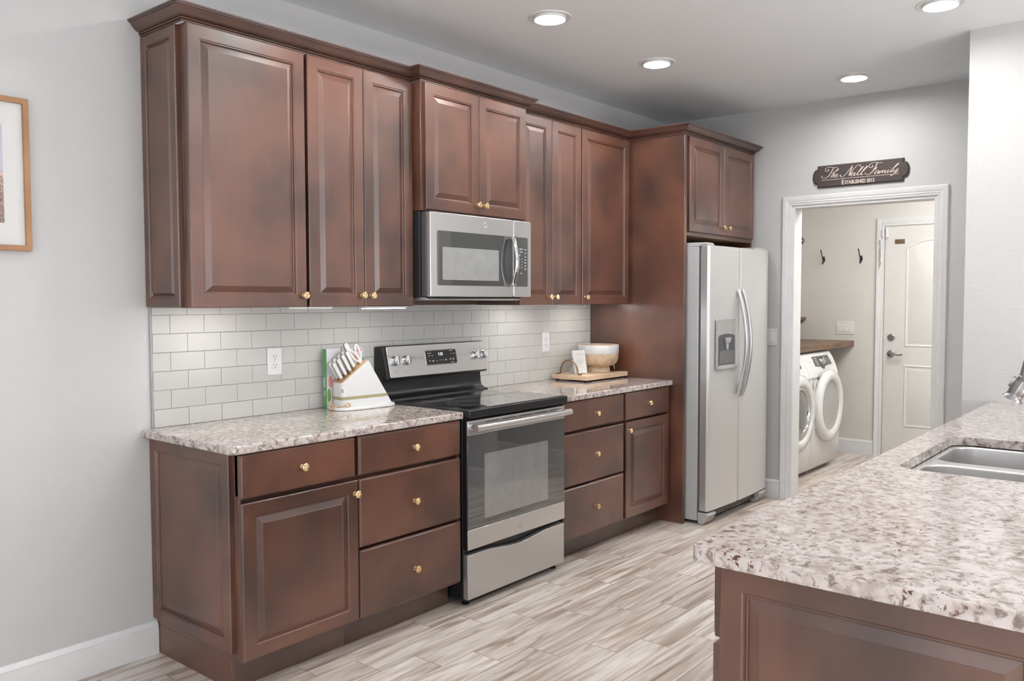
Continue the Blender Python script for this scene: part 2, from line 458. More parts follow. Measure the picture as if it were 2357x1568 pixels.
# ------------------------------------------------------------------ backsplash
bs = thing('tile_backsplash', 'putty grey subway tile backsplash laid in running bond between counter and wall cabinets', 'backsplash', (1.55, 0, 0.9))
bm = BM(); box(bm, 0.010, 3.104, -0.004, -0.0002, 0.9145, 1.45); obj('grout', bm, M['grout'], bs)
bm = BM(); TP, TQ, TX0, TZ0 = 0.151, 0.0761, 0.0887, 0.9111
for r in range(0, 7):
    z0 = max(TZ0 + r * TQ + .0009, 0.9150); z1 = min(TZ0 + (r + 1) * TQ - .0009, 1.45)
    off = 0 if r % 2 else TP / 2       # joints of the row ending at 5 start at TX0
    k = -2
    while True:
        x0 = TX0 + off + k * TP + .0009; x1 = x0 + TP - .0018; k += 1
        if x0 > 3.10: break
        a, b = max(x0, 0.012), min(x1, 3.103)
        if b - a < 0.004: continue
        B = .0013
        loops(bm, [[(a, -.003, z0), (b, -.003, z0), (b, -.003, z1), (a, -.003, z1)],
                   [(a, -.0072, z0), (b, -.0072, z0), (b, -.0072, z1), (a, -.0072, z1)],
                   [(a + B, -.0085, z0 + B), (b - B, -.0085, z0 + B), (b - B, -.0085, z1 - B), (a + B, -.0085, z1 - B)]])
obj('tiles', bm, M['tile'], bs, smooth=0)
bm = BM(); box(bm, 0.004, 0.0115, -0.0095, -.0002, 0.9145, 1.40); obj('edge_trim', bm, M['grout'], bs)

# ------------------------------------------------------------------ cabinet parts
def raised(bm, u0, u1, v0, v1, t, fn, stile=0.050, bev=0.034):
    R_ = [(0, 0), (0, t - .004), (.0035, t), (stile, t), (stile + .0025, t - .0028), (stile + .0065, t - .0028), (stile + .0085, t - .0085),
          (stile + .011, t - .0095), (stile + bev, t - .0015), (stile + bev + .001, t - .0005)]
    loops(bm, [[fn(u0 + i, v0 + i, d), fn(u1 - i, v0 + i, d), fn(u1 - i, v1 - i, d), fn(u0 + i, v1 - i, d)] for i, d in R_] and
          [[fn(u0 + i, v0 + i, d), fn(u1 - i, v0 + i, d), fn(u1 - i, v1 - i, d), fn(u0 + i, v1 - i, d)] for i, d in R_], closed_first=True)
def slabface(bm, u0, u1, v0, v1, t, fn):
    R_ = [(0, 0), (0, t - .007), (.002, t - .004), (.004, t - .0035), (.008, t)]
    loops(bm, [[fn(u0 + i, v0 + i, d), fn(u1 - i, v0 + i, d), fn(u1 - i, v1 - i, d), fn(u0 + i, v1 - i, d)] for i, d in R_], closed_first=True)
def fy(yb): return lambda u, v, d: (u, yb - d, v)
def fx(xb): return lambda u, v, d: (xb - d, u, v)
KNOB = [(.0085, 0), (.0085, .0015), (.0060, .003), (.0052, .009), (.0058, .013), (.0095, .0165), (.0148, .0185), (.0160, .0215), (.0150, .0250), (.0120, .0268), (.0115, .0262), (0, .0262)]
_knob = []
def knob(p, parent, axis=(0, -1, 0)):
    """brass knob; one mesh shared by all"""
    if not _knob:
        bm = BM(); lathe(bm, KNOB, (0, 0, 0), (0, -1, 0), 24)
        for i in range(3):   # raised reeds across the face
            x = (i - 1) * .0052; h = .0085 if i != 1 else .0110
            tube(bm, [(x - .001, -.0262, -h), (x - .001, -.0262, h)], .0016, 6)
        me = bpy.data.meshes.new('knob'); bm.normal_update(); bm.to_mesh(me); bm.free(); me.materials.append(M['brass'])
        me.shade_smooth(); me.set_sharp_from_angle(angle=R(35)); _knob.append(me)
    o = bpy.data.objects.new('knob', _knob[0]); COL.objects.link(o); o.parent = parent
    W = Matrix.Translation(p) @ Matrix.Rotation(R(35), 4, 'Y')
    o.matrix_local = WM[parent].inverted() @ W; WM[o] = W
    return o
RC = .030    # depth of the shadow gaps between neighbouring fronts
def upper(t, x0, x1, rects, first=False, last=False):
    bx = [(x0, x1, UY + RC, -.001, UZ0 + .014, UT), (x0, x1, UY + RC, UY + .048, UZ0, UZ0 + .014), (x0, x0 + .016, UY + .048, -.001, UZ0, UZ0 + .014), (x1 - .016, x1, UY + .048, -.001, UZ0, UZ0 + .014)]
    bx += [(max(a + .006, x0), min(c - .006, x1), UY, UY + RC, UZ0, UT) for a, c in rects]
    if first: bx.append((x0, max(rects[0][0] + .0059, x0 + .004), UY, UY + RC, UZ0, UT))
    if last: bx.append((rects[-1][1] - .0059, x1, UY, UY + RC, UZ0, UT))
    body(t, bx)
def door(t, x0, x1, z0, z1, yb, kn=None, th=0.019, name='door'):
    bm = BM(); raised(bm, x0, x1, z0, z1, th, fy(yb)); d = obj(name, bm, M['wood'], t, smooth=18)
    if kn: knob((kn[0], yb - th, kn[1]), d)
    return d
def drawer(t, x0, x1, z0, z1, yb, kn=None, th=0.019):
    bm = BM(); slabface(bm, x0, x1, z0, z1, th, fy(yb)); d = obj('drawer_front', bm, M['wood'], t, smooth=18)
    if kn: knob((kn[0], yb - th, kn[1]), d)
    return d
def body(t, boxes, mat='wood', name='body'):
    bm = BM()
    for b in boxes: box(bm, *b)
    return obj(name, bm, M[mat], t, bevel=.001, seg=1)

UZ0, UZ1, UT = 1.398, 2.4540, 2.4563
UY = -0.305      # face of the wall cabinet boxes, doors stand 19 mm proud
t = thing('wall_cabinet', 'tall dark wood wall cabinet with one wide raised-panel door, leftmost over the left counter', 'wall cabinet', (0.27, 0, UZ0))
upper(t, .012, .5385, [(.0085, .531)], first=True)
bm = BM(); raised(bm, -.262, -.002, UZ0 + .002, UZ1, .019, fx(.012), stile=.036, bev=.020); obj('end_panel', bm, M['wood'], t, smooth=18)
door(t, .0085, .531, UZ0, UZ1, UY, (.512, 1.447))
t = thing('wall_cabinet', 'dark wood wall cabinet with two narrow doors, just left of the microwave', 'wall cabinet', (0.85, 0, UZ0))
upper(t, .5387, 1.1565, [(.546, .8465), (.8495, 1.1475)], last=True)
door(t, .546, .8465, UZ0, UZ1, UY, (.8265, 1.448)); door(t, .8495, 1.1475, UZ0, UZ1, UY, (.881, 1.447))
MY = -0.366
t = thing('wall_cabinet', 'short dark wood cabinet with two doors mounted above the microwave', 'wall cabinet', (1.55, 0, 1.857))
body(t, [(1.157, 1.941, MY, -.001, 1.852, UT), (1.157, 1.941, -.018, -.001, 1.400, 1.852)])
door(t, 1.1766, 1.552, 1.857, UZ1, MY, (1.533, 1.905)); door(t, 1.555, 1.933, 1.857, UZ1, MY, (1.587, 1.904))
t = thing('wall_cabinet', 'dark wood wall cabinet with two narrow doors, just right of the microwave', 'wall cabinet', (2.25, 0, UZ0))
upper(t, 1.9415, 2.5465, [(1.955, 2.2465), (2.2515, 2.5415)], first=True)
door(t, 1.955, 2.2465, UZ0, UZ1, UY, (2.214, 1.443)); door(t, 2.2515, 2.5415, UZ0, UZ1, UY, (2.272, 1.442))
t = thing('wall_cabinet', 'dark wood single-door wall cabinet beside the tall refrigerator side panel', 'wall cabinet', (2.83, 0, UZ0))
upper(t, 2.5470, 3.1045, [(2.552, 3.080)], last=True)
door(t, 2.552, 3.080, UZ0, UZ1, UY, (2.582, 1.441))
# refrigerator surround
t = None
bm = BM(); box(bm, 3.105, 3.134, -.713, -.001, 0, UT); tag(obj('tall_side_panel', bm, M['wood'], bevel=.002), 'tall dark wood panel standing from floor to crown on the left of the refrigerator', 'panel')
t = thing('wall_cabinet', 'deep dark wood cabinet with two doors above the refrigerator', 'wall cabinet', (3.63, 0, 1.85))
body(t, [(3.1345, 4.134, -.702, -.001, 1.835, UT)]); body(t, [(3.1345, 4.134, -.700, -.001, 1.831, 1.835)], 'wood_raw', 'underside')
body(t, [(4.115, 4.134, -.702, -.001, 0, 1.835)], 'wood', 'side_panel')
door(t, 3.164, 3.640, 1.856, UZ1, -.702, (3.617, 1.909)); door(t, 3.645, 4.122, 1.856, UZ1, -.702, (3.700, 1.909))

# crown moulding, one mitred run
CP = [(0, 0), (.006, 0), (.007, .003), (.006, .006), (.003, .0075), (.010, .009), (.0115, .012), (.010, .0145), (.0075, .0155), (.016, .0175), (.026, .024), (.035, .033), (.041, .042), (.043, .0455), (.048, .046), (.049, .050), (.053, .051), (.054, .057), (0, .057)]
path = [(0.000, 0), (0.000, -.308), (1.155, -.308), (1.155, -.369), (1.943, -.369), (1.943, -.308), (3.103, -.308), (3.103, -.716), (4.112, -.716), (4.112, -.002)]
bm = BM(); RG = []
for i, p in enumerate(path):
    p = Vector(p)
    d0 = (p - Vector(path[i - 1])).normalized() if i else None
    d1_ = (Vector(path[i + 1]) - p).normalized() if i < len(path) - 1 else None
    n0 = Vector((-d0.y, d0.x)) * -1 if d0 else None
    n1 = Vector((-d1_.y, d1_.x)) * -1 if d1_ else None
    if n0 is None: off = n1
    elif n1 is None: off = n0
    else: off = (n0 + n1) / (1 + n0.dot(n1))
    RG.append([bm.verts.new((p.x + off.x * o, p.y + off.y * o, 2.4565 + z)) for o, z in CP])
for A, B in zip(RG, RG[1:]):
    for j in range(len(CP)):
        k = (j + 1) % len(CP); bm.faces.new((A[j], B[j], B[k], A[k]))
bm.faces.new(RG[0]); bm.faces.new(list(reversed(RG[-1])))
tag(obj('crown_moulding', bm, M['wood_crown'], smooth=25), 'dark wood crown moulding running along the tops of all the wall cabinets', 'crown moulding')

# base cabinets
BY = -0.612
def base(label, x0, x1, rects, first=False, last=False):
    t = thing('base_cabinet', label, 'base cabinet', ((x0 + x1) / 2, 0, 0))
    bx = [(x0, x1, BY + RC, -.001, .118, .8815), (x0, x1, BY, BY + RC, .118, .1285)]
    bx += [(max(a + .006, x0), min(c - .006, x1), BY, BY + RC, z0 + .006, min(z1 + (.012 if z1 > .87 else -.006), .8815)) for a, c, z0, z1 in rects]
    if first: bx.append((x0, x0 + .004, BY, BY + RC, .1286, .8815))
    if last: bx.append((rects[0][1] - .0059, x1, BY, BY + RC, .1286, .8815))
    if first: bx.append((x0, x0 + .018, -.537, -.001, 0, .118))
    body(t, bx)
    body(t, [(x0 + (.018 if first else 0), x1, -.535, -.519, 0, .118)], 'wood_dark', 'toe_board')
    return t
t = base('dark wood base cabinet with one drawer over one door, leftmost under the counter', .012, .5335, [(.0045, .5255, .718, .876), (.0085, .5375, .1295, .7025)], True)
bm = BM(); raised(bm, -.568, -.002, .146, .878, .019, fx(.012), stile=.044, bev=.034); obj('end_panel', bm, M['wood'], t, smooth=18)
drawer(t, .0045, .5255, .718, .876, BY, (.267, .799)); door(t, .0085, .5375, .1295, .7025, BY, (.519, .650))
t = base('dark wood base cabinet with three stacked drawers, left of the stove', .534, 1.1500, [(.5445, 1.1425, .718, .876), (.5445, 1.1425, .421, .7035), (.5445, 1.1425, .1295, .411)], last=True)
for a, b in ((.718, .876), (.421, .7035), (.1295, .411)): drawer(t, .5445, 1.1425, a, b, BY, (.847, {.718: .795, .421: .561, .1295: .264}[a]))
t = base('dark wood base cabinet with three stacked drawers, right of the stove', 1.925, 2.552, [(1.937, 2.5415, .718, .876), (1.937, 2.5415, .4185, .7035), (1.937, 2.5415, .1295, .4085)])
for a, b in ((.718, .876), (.4185, .7035), (.1295, .4085)): drawer(t, 1.937, 2.5415, a, b, BY, (2.243, {.718: .794, .4185: .566, .1295: .270}[a]))
t = base('dark wood base cabinet with a drawer over a narrow door, beside the refrigerator panel', 2.5525, 3.1045, [(2.5645, 3.072, .7145, .876), (2.5645, 3.072, .1295, .7025)], last=True)
drawer(t, 2.5645, 3.072, .7145, .876, BY, (2.813, .799)); door(t, 2.5645, 3.072, .1295, .7025, BY, (2.584, .655))

# countertops
def counter(name, label, outline, holes=()):
    bm = BM(); edges = []
    for loop_ in [outline] + list(holes):
        vs = [bm.verts.new((x, y, .882)) for x, y in loop_]
        edges += [bm.edges.new((vs[i], vs[(i + 1) % len(vs)])) for i in range(len(vs))]
    if holes: fs = bmesh.ops.triangle_fill(bm, edges=edges, use_beauty=True, use_dissolve=False)['geom']; fs = [f for f in fs if isinstance(f, bmesh.types.BMFace)]
    else: fs = [bm.faces.new(bm.verts[:])]
    ext = bmesh.ops.extrude_face_region(bm, geom=fs)['geom']
    for v in [g for g in ext if isinstance(g, bmesh.types.BMVert)]: v.co.z = .9142
    o = obj(name, bm, M['granite'], bevel=.006, seg=3)
    return tag(o, label, 'countertop')
def arc(cx, cy, r, a0, a1, n=6): return [(cx + r * math.cos(R(a0 + (a1 - a0) * i / n)), cy + r * math.sin(R(a0 + (a1 - a0) * i / n))) for i in range(n + 1)]
CY = -0.640
counter('countertop', 'speckled granite countertop on the base cabinets left of the stove, under the knife block',
        [(1.1535, -.0008), (-.036, -.0008)] + arc(-.036 + .028, CY + .028, .028, 180, 270) + [(1.1535, CY)])
counter('countertop', 'speckled granite countertop right of the stove, under the wooden tray',
        [(3.1045, -.0008), (1.9195, -.0008), (1.9195, CY), (3.1045, CY)])
SX0, SX1, SY0, SY1 = 1.040, 1.812, -2.960, -2.530
hole = [(x + (SX0 + SX1) / 2, y + (SY0 + SY1) / 2) for x, y in rrect(SX1 - SX0, SY1 - SY0, .065, 7)]
IX0, IX1, IY0, IY1 = -.090, XS - .0005, -3.135, -2.432
counter('countertop', 'large speckled granite peninsula countertop with the sink cut into it', [(IX1, IY0)] + [(IX1, IY1)] + arc(IX0 + .03, IY1 - .03, .03, 90, 180) + [(IX0, IY0)], [hole])

# peninsula cabinets
PY = -2.487
def pen(label, x0, x1):
    t = thing('base_cabinet', label, 'base cabinet', ((x0 + x1) / 2, -2.8, 0))
    return t
def py(yb): return lambda u, v, d: (u, yb + d, v)
def pdoor(t, x0, x1, z0, z1, kx, kz, kind='door'):
    bm = BM(); (raised if kind == 'door' else slabface)(bm, x0, x1, z0, z1, .021, py(PY)); d = obj(kind if kind == 'door' else 'drawer_front', bm, M['wood'], t, smooth=18)
    k = knob((kx, PY + .021, kz), d)
    W = Matrix.Translation((kx, PY + .021, kz)) @ Matrix.Rotation(PI, 4, 'Z'); k.matrix_local = WM[d].inverted() @ W; WM[k] = W
t = pen('dark wood end cabinet of the peninsula, raised panel facing the camera', -.047, .40)
body(t, [(-.047, .40, -3.088, PY, .118, .8815), (-.047, -.029, -3.088, -2.57, 0, .118)]); body(t, [(-.029, .40, -3.07, -2.565, 0, .117)], 'wood_dark', 'toe_board')
bm = BM(); raised(bm, -3.090, -2.491, .02, .8800, .019, fx(-.047), stile=.048, bev=.036); obj('end_panel', bm, M['wood'], t, smooth=18)
pdoor(t, -.043, .392, .718, .872, .17, .795, 'drawer'); pdoor(t, -.043, .392, .1295, .7035, .36, .655)
t = pen('dark wood peninsula cabinet with a drawer over a door, second from the near end', .4003, .95)
body(t, [(.4003, .95, -3.088, PY, .118, .8815)]); body(t, [(.4003, .95, -3.07, -2.565, 0, .117)], 'wood_dark', 'toe_board')
pdoor(t, .408, .942, .718, .872, .675, .795, 'drawer'); pdoor(t, .408, .942, .1295, .7035, .90, .655)
t = pen('dark wood sink cabinet with two doors, under the peninsula sink', .9503, 1.90)
body(t, [(.9503, .968, -3.088, PY, .118, .8815), (1.882, 1.90, -3.088, PY, .118, .8815), (.968, 1.882, -3.088, -3.07, .118, .8815),
         (.968, 1.882, PY - .019, PY, .118, .8815), (.968, 1.882, -3.07, PY - .019, .118, .14)]); body(t, [(.9503, 1.90, -3.07, -2.565, 0, .117)], 'wood_dark', 'toe_board')
pdoor(t, .958, 1.422, .1295, .872, 1.39, .80); pdoor(t, 1.428, 1.892, .1295, .872, 1.46, .80)
t = pen('dark wood peninsula cabinet with three drawers, against the wall stub', 1.9003, XS - .001)
body(t, [(1.9003, XS - .001, -3.088, PY, .118, .8815)]); body(t, [(1.9003, XS - .001, -3.07, -2.565, 0, .117)], 'wood_dark', 'toe_board')
for a, b in ((.718, .872), (.4185, .7035), (.1295, .4085)): pdoor(t, 1.908, XS - .02, a, b, 2.5, (a + b) / 2, 'drawer')

# ------------------------------------------------------------------ sink and faucet
t = thing('kitchen_sink', 'double-bowl stainless sink set under the granite of the peninsula', 'sink', (1.43, -2.74, .88))
bowls = [((SX0 + .012 + 1.378) / 2, 1.378 - SX0 - .012), ((1.432 + SX1 - .012) / 2, SX1 - .012 - 1.432)]
bm = BM(); edges = []
cy = (SY0 + SY1) / 2; hh = SY1 - SY0
def ring(cx, w, h, r, z, n=7): return [(x + cx, y + cy, z) for x, y in rrect(w, h, r, n)]
def loopedges(pts):
    vs = [bm.verts.new(p) for p in pts]; return [bm.edges.new((vs[i], vs[(i + 1) % len(vs)])) for i in range(len(vs))]
edges += loopedges(ring((SX0 + SX1) / 2, SX1 - SX0 + .04, hh + .04, .08, .8795))
for cx, w in bowls: edges += loopedges(ring(cx, w, hh - .024, .075, .8795))
bmesh.ops.triangle_fill(bm, edges=edges, use_beauty=True)
obj('flange', bm, M['steel'], t, smooth=20)
for cx, w in bowls:
    bm = BM(); rr = []
    for i in range(7):
        a = R(90 * i / 6); rr.append(ring(cx, w - .012 * math.sin(a), hh - .024 - .012 * math.sin(a), .075 - .006 * math.sin(a), .8795 - .006 * (1 - math.cos(a))))
    rr.append(ring(cx, w - .020, hh - .032, .068, .730))
    for i in range(7):
        a = R(90 * i / 6); rr.append(ring(cx, w - .020 - .07 * (1 - math.cos(a)), hh - .032 - .07 * (1 - math.cos(a)), .066 - .02 * (1 - math.cos(a)), .730 - .035 * math.sin(a)))
    loops(bm, rr)
    lathe(bm, [(.045, 0), (.045, .002), (.036, .003), (.03, -.004), (0, -.006)], (cx, cy, .6955), (0, 0, 1), 20)
    obj('bowl', bm, M['steel'], t, smooth=50)

t = thing('kitchen_faucet', 'brushed nickel pull-down faucet arching over the peninsula sink', 'faucet', (1.42, -3.03, .9142))
bm = BM(); lathe(bm, [(.031, 0), (.031, .006), (.026, .012), (.020, .03), (.017, .06), (.0165, .14), (.019, .145), (.019, .155), (.014, .16)], (1.42, -3.03, .9142), (0, 0, 1), 28)
obj('base', bm, M['nickel'], t, smooth=40)
pts = [(1.42, -3.03, 1.06), (1.42, -3.03, 1.17)]
for i in range(1, 13):
    a = R(180 - 157 * i / 12); pts.append((1.42, -2.925 + .105 * math.cos(a), 1.215 + .115 * math.sin(a)))
pts.append((1.42, -2.8135, 1.178))
bm = BM(); tube(bm, pts, [.0125] * (len(pts) - 3) + [.0140, .0160, .0190], 20); obj('spout', bm, M['nickel'], t, smooth=50)
bm = BM(); hd = Vector((0, .036, -.070)).normalized()
lathe(bm, [(.0215, 0), (.0225, .004), (.0205, .008), (.0225, .022), (.0265, .045), (.0245, .060), (.0250, .068), (.0300, .078), (.0310, .081), (.026, .079), (0, .077)], (1.42, -2.814, 1.177), hd, 28)
h = obj('spray_head', bm, M['nickel'], t, smooth=40)
bm = BM(); c = Vector((1.42, -2.814, 1.177)) + hd * .030
nrm = Vector((0, .89, .457))
prism(bm, rrect(.016, .036, .006), .018, .031, lambda u, v, d: tuple(c + Vector((u, 0, 0)) + hd * v + nrm * d)); obj('button', bm, M['nickel'], h)
bm = BM(); tube(bm, [(1.42 + .016, -3.03, 1.035), (1.42 + .045, -3.03, 1.045), (1.42 + .11, -3.035, 1.085)], [.012, .009, .007], 12); obj('lever', bm, M['nickel'], t, smooth=40)

# ------------------------------------------------------------------ stove
RX0, RX1 = 1.1605, 1.9135
t = thing('electric_range', 'stainless freestanding electric stove with black glass cooktop and tinted oven window', 'stove', ((RX0 + RX1) / 2, -.33, 0))
bm = BM(); box(bm, RX0, RX1, -.622, -.020, .035, .884); obj('body', bm, M['black'], t, bevel=.003)
FN = lambda y: (lambda u, v, d: (u, y - d, v))
for x in (RX0 + .04, RX1 - .03):
    for y in (-.60, -.07):
        bm = BM(); lathe(bm, [(.018, 0), (.018, .006), (.008, .01), (.008, .036)], (x, y, 0), (0, 0, 1), 14); obj('foot', bm, M['black'], t)
DX0, DX1, DYF = 1.161, 1.912, -.655
# cooktop
bm = BM(); box(bm, 1.1555, 1.9165, -.676, -.020, .886, .9235); obj('cooktop_frame', bm, M['black'], t, bevel=.005)
bm = BM(); box(bm, 1.170, 1.902, -.660, -.125, .9235, .9265); ct = obj('cooktop_glass', bm, M['black_glass'], t, bevel=.001)
for x, y, r in ((1.345, -.275, .075), (1.345, -.50, .11), (1.725, -.275, .09), (1.725, -.50, .075)):
    for q in (r, r * .62) if r > .08 else (r,):
        bm = BM(); lathe(bm, [(q, 0), (q, .0003), (q - .0012, .0003), (q - .0012, 0)], (x, y, .9265), (0, 0, 1), 48, caps=False)
        obj('burner_ring', bm, M['mark_grey'], ct)
# backguard
bm = BM()
PR = [(-.020, .9235), (-.136, .9235), (-.133, .932), (-.104, .938), (-.086, .950), (-.078, .975), (-.076, 1.022), (-.078, 1.05), (-.020, 1.05)]
prism(bm, PR, 1.176, 1.897, lambda y, z, d: (d, y, z)); obj('backguard', bm, M['black'], t, smooth=40)
bm = BM(); PR = [(-.012, 1.190), (-.068, 1.196), (-.074, 1.192), (-.111, 1.034), (-.109, 1.026), (-.075, 1.020), (-.012, 1.060)]
prism(bm, PR, 1.166, 1.917, lambda y, z, d: (d, y, z)); hs = obj('console_housing', bm, M['black'], t, bevel=.004)
p0, p1 = Vector((0, -.0765, 1.1895)), Vector((0, -.1105, 1.0375))       # face line of the console
up = (p0 - p1).normalized(); nn = Vector((0, -up.z, up.y)).normalized()
if nn.y > 0: nn = -nn
mid = (p0 + p1) / 2; PH = (p0 - p1).length
def con(u, v, d): return tuple(Vector((u, 0, 0)) + mid + up * v + nn * d)
bm = BM(); prism(bm, [(a + 1.551, b) for a, b in rrect(.736, PH + .004, .008)], .000, .006, con); pn = obj('console_panel', bm, M['steel'], t, bevel=.0015)
bm = BM(); prism(bm, [(a + 1.5605, b + .008) for a, b in rrect(.237, .082, .012)], .006, .0085, con); obj('display_bezel', bm, M['chrome'], pn, bevel=.001)
bm = BM(); prism(bm, [(a + 1.5605, b + .008) for a, b in rrect(.229, .074, .009)], .0085, .0095, con); ds = obj('display', bm, M['black_glass'], pn)
bm = text_mesh('1:21', .023, lambda x, y, z: con(x + 1.556, y + .017, .0098 + z)); obj('clock_digits', bm, M['clock'], ds, smooth=0)
bm = BM()
for x, y, w in [(-.088, .030, .030), (-.092, .017, .012), (-.068, .017, .012), (.078, .038, .028), (.078, .022, .012), (.100, .022, .012),
                (-.090, -.010, .013), (-.066, -.010, .016), (-.066, -.015, .008), (-.038, -.012, .012), (-.014, -.010, .005), (.006, -.010, .010), (.030, -.008, .012), (.030, -.013, .010),
                (.064, -.006, .012), (.064, -.011, .010), (.088, -.006, .012), (.088, -.011, .010), (.080, -.024, .020)]:
    prism(bm, [(x - w / 2, y), (x + w / 2, y), (x + w / 2, y + .0022), (x - w / 2, y + .0022)], .0096, .0099, lambda u, v, d: con(u + 1.5605, v, d))
obj('key_marks', bm, M['mark_white'], ds, smooth=0)
bm = BM()
for x, y, w in [(1.196, .030, .016), (1.216, .030, .018), (1.300, .034, .006), (1.353, .020, .014), (1.228, .050, .004), (1.302, .056, .004), (1.358, .004, .004), (1.228, -.052, .012), (1.302, -.054, .010),
                (1.829, .050, .004), (1.829, .038, .008), (1.810, .024, .006), (1.885, .048, .004), (1.876, .038, .012), (1.900, .038, .010), (1.900, -.045, .008)]:
    prism(bm, [(x - w / 2, y), (x + w / 2, y), (x + w / 2, y + .003), (x - w / 2, y + .003)], .006, .0063, con)
obj('printed_marks', bm, M['mark_grey'], pn, smooth=0)
for x in (1.227, 1.303, 1.830, 1.902):
    bm = BM(); o = Vector(con(x, .004, .006))
    lathe(bm, [(.0245, 0), (.0245, .004), (.021, .006), (.0205, .018), (.019, .022), (0, .023)], o, nn, 26)
    kb = obj('burner_knob', bm, M['chrome'], pn, smooth=40)
    bm = BM(); prism(bm, rrect(.0125, .044, .004), .018, .034, lambda u, v, d: tuple(o + Vector((u, 0, 0)) + up * v + nn * d)); obj('grip', bm, M['chrome'], kb, bevel=.002)
# oven door
bm = BM(); box(bm, DX0, DX1, -.650, -.624, .271, .871); dr = obj('oven_door', bm, M['black'], t, bevel=.002)
bm = BM(); box(bm, DX0, DX1, -.6575, -.650, .803, .871); st = obj('top_trim', bm, M['steel'], dr, bevel=.002)
bm = BM(); box(bm, DX0, DX1, -.6575, -.650, .271, .363); obj('bottom_trim', bm, M['steel'], dr, bevel=.002)
bm = BM(); box(bm, DX0, DX1, -.6560, -.650, .3635, .8025); g = obj('glass', bm, M['grey_glass'], dr, bevel=.001)
bm = BM(); prism(bm, [(a + 1.523, b + .553) for a, b in rrect(.492, .306, .010)], .0001, .0004, FN(-.656)); obj('inner_window', bm, M['grey_window'], g)
bm = BM(); lathe(bm, [(.0185, 0), (.0185, .0015), (.016, .0025), (0, .0025)], (1.540, -.6575, .318), (0, -1, 0), 28); obj('round_badge', bm, M['plastic_grey'], dr)
bm = BM()
for i in range(5):
    x = 1.285 + i * .125; box(bm, x, x + .095, -.6580, -.6570, .855, .8590)
obj('vent_slots', bm, M['slot'], dr, smooth=0)
bm = BM(); hp = []
for i in range(13):
    u = i / 12; hp.append((1.170 + u * .735, -.700 - .010 * math.sin(PI * u), .842))
tube(bm, hp, .0165, 16, sx=1.0, sy=1.0); hb = obj('handle', bm, M['steel'], dr, smooth=50)
for x in (1.185, 1.890):
    bm = BM(); tube(bm, [(x, -.655, .842), (x, -.700, .842)], [.013, .011], 14); obj('handle_mount', bm, M['chrome'], hb, smooth=50)
# storage drawer with a dipped top edge
bm = BM(); poly = [(DX0, .037), (DX1, .037), (DX1, .247)]
for i in range(1, 20):
    u = 1 - i / 20; x = DX0 + (DX1 - DX0) * u; q = max(0, 1 - abs(u - .5) / .36); poly.append((x, .247 - .022 * (3 * q * q - 2 * q ** 3)))
poly.append((DX0, .247)); prism(bm, poly, 0, .030, FN(-.624)); obj('storage_drawer', bm, M['steel_v'], t, bevel=.002)

# ------------------------------------------------------------------ microwave
t = thing('microwave', 'stainless over-the-range microwave with curved handle, hung above the stove', 'microwave', (1.55, -.2, 1.44))
bm = BM(); box(bm, 1.1585, 1.9405, -.352, -.019, 1.440, 1.8495); obj('case', bm, M['black_matte'], t, bevel=.003)
bm = BM(); box(bm, 1.170, 1.930, -.386, -.353, 1.442, 1.846); obj('side_band', bm, M['plastic_dark'], t, bevel=.004)
bm = BM(); PR = [(-.060, 1.4395), (-.380, 1.4395), (-.392, 1.430), (-.372, 1.424), (-.060, 1.424)]
prism(bm, PR, 1.166, 1.880, lambda y, z, d: (d, y, z)); obj('bottom_vent', bm, M['steel'], t, bevel=.002)
bm = BM(); prism(bm, [(a + 1.4815, b + 1.644) for a, b in rrect(.617, .404, .008)], 0, .025, FN(-.3865)); md = obj('door', bm, M['steel'], t, bevel=.003)
bm = BM(); prism(bm, [(a + 1.8665, b + 1.644) for a, b in rrect(.148, .404, .008)], 0, .025, FN(-.3865)); cp = obj('control_side', bm, M['steel'], t, bevel=.003)
bm = BM(); prism(bm, [(a + 1.5000, b + 1.628) for a, b in rrect(.563, .262, .010)], 0, .0015, FN(-.4115)); gl = obj('glass', bm, M['grey_glass'], md)
bm = BM(); prism(bm, [(a + 1.461, b + 1.603) for a, b in rrect(.416, .158, .006)], 0, .0005, FN(-.4131)); obj('inner_window', bm, M['grey_window_pale'], gl)
bm = BM(); prism(bm, [(a + 1.8510, b + 1.628) for a, b in rrect(.1165, .262, .008)], 0, .0015, FN(-.4115)); kp = obj('keypad', bm, M['grey_glass'], cp)
bm = BM()
for x, z, w in [(1.852, 1.695, .030), (1.888, 1.693, .014), (1.852, 1.680, .022), (1.888, 1.675, .010), (1.836, 1.662, .018), (1.888, 1.655, .010), (1.888, 1.638, .010), (1.888, 1.623, .016), (1.888, 1.606, .010), (1.888, 1.590, .016), (1.816, 1.566, .010), (1.852, 1.566, .014)] + \
        [(x, z, .004) for x in (1.818, 1.838, 1.858) for z in (1.642, 1.627, 1.612, 1.597)]:
    prism(bm, [(x - w / 2, z), (x + w / 2, z), (x + w / 2, z + .004), (x - w / 2, z + .004)], 0, .0004, FN(-.4131))
obj('key_marks', bm, M['mark_white'], kp, smooth=0)
bm = BM(); lathe(bm, [(.0150, 0), (.0150, .001), (.0125, .0016), (.0105, .0008), (0, .0008)], (1.566, -.4115, 1.805), (0, -1, 0), 28); obj('round_badge', bm, M['steel'], md)
bm = BM(); hp = []
for i in range(15):
    u = i / 14; hp.append((1.762, -.432 - .030 * math.sin(PI * u), 1.498 + .262 * u))
tube(bm, hp, .0125, 14, sx=.7, sy=1.15); hb = obj('handle', bm, M['chrome'], md, smooth=50)
for z in (1.506, 1.752):
    bm = BM(); box(bm, 1.748, 1.776, -.445, -.4115, z - .010, z + .010); obj('handle_mount', bm, M['chrome'], hb, bevel=.003)

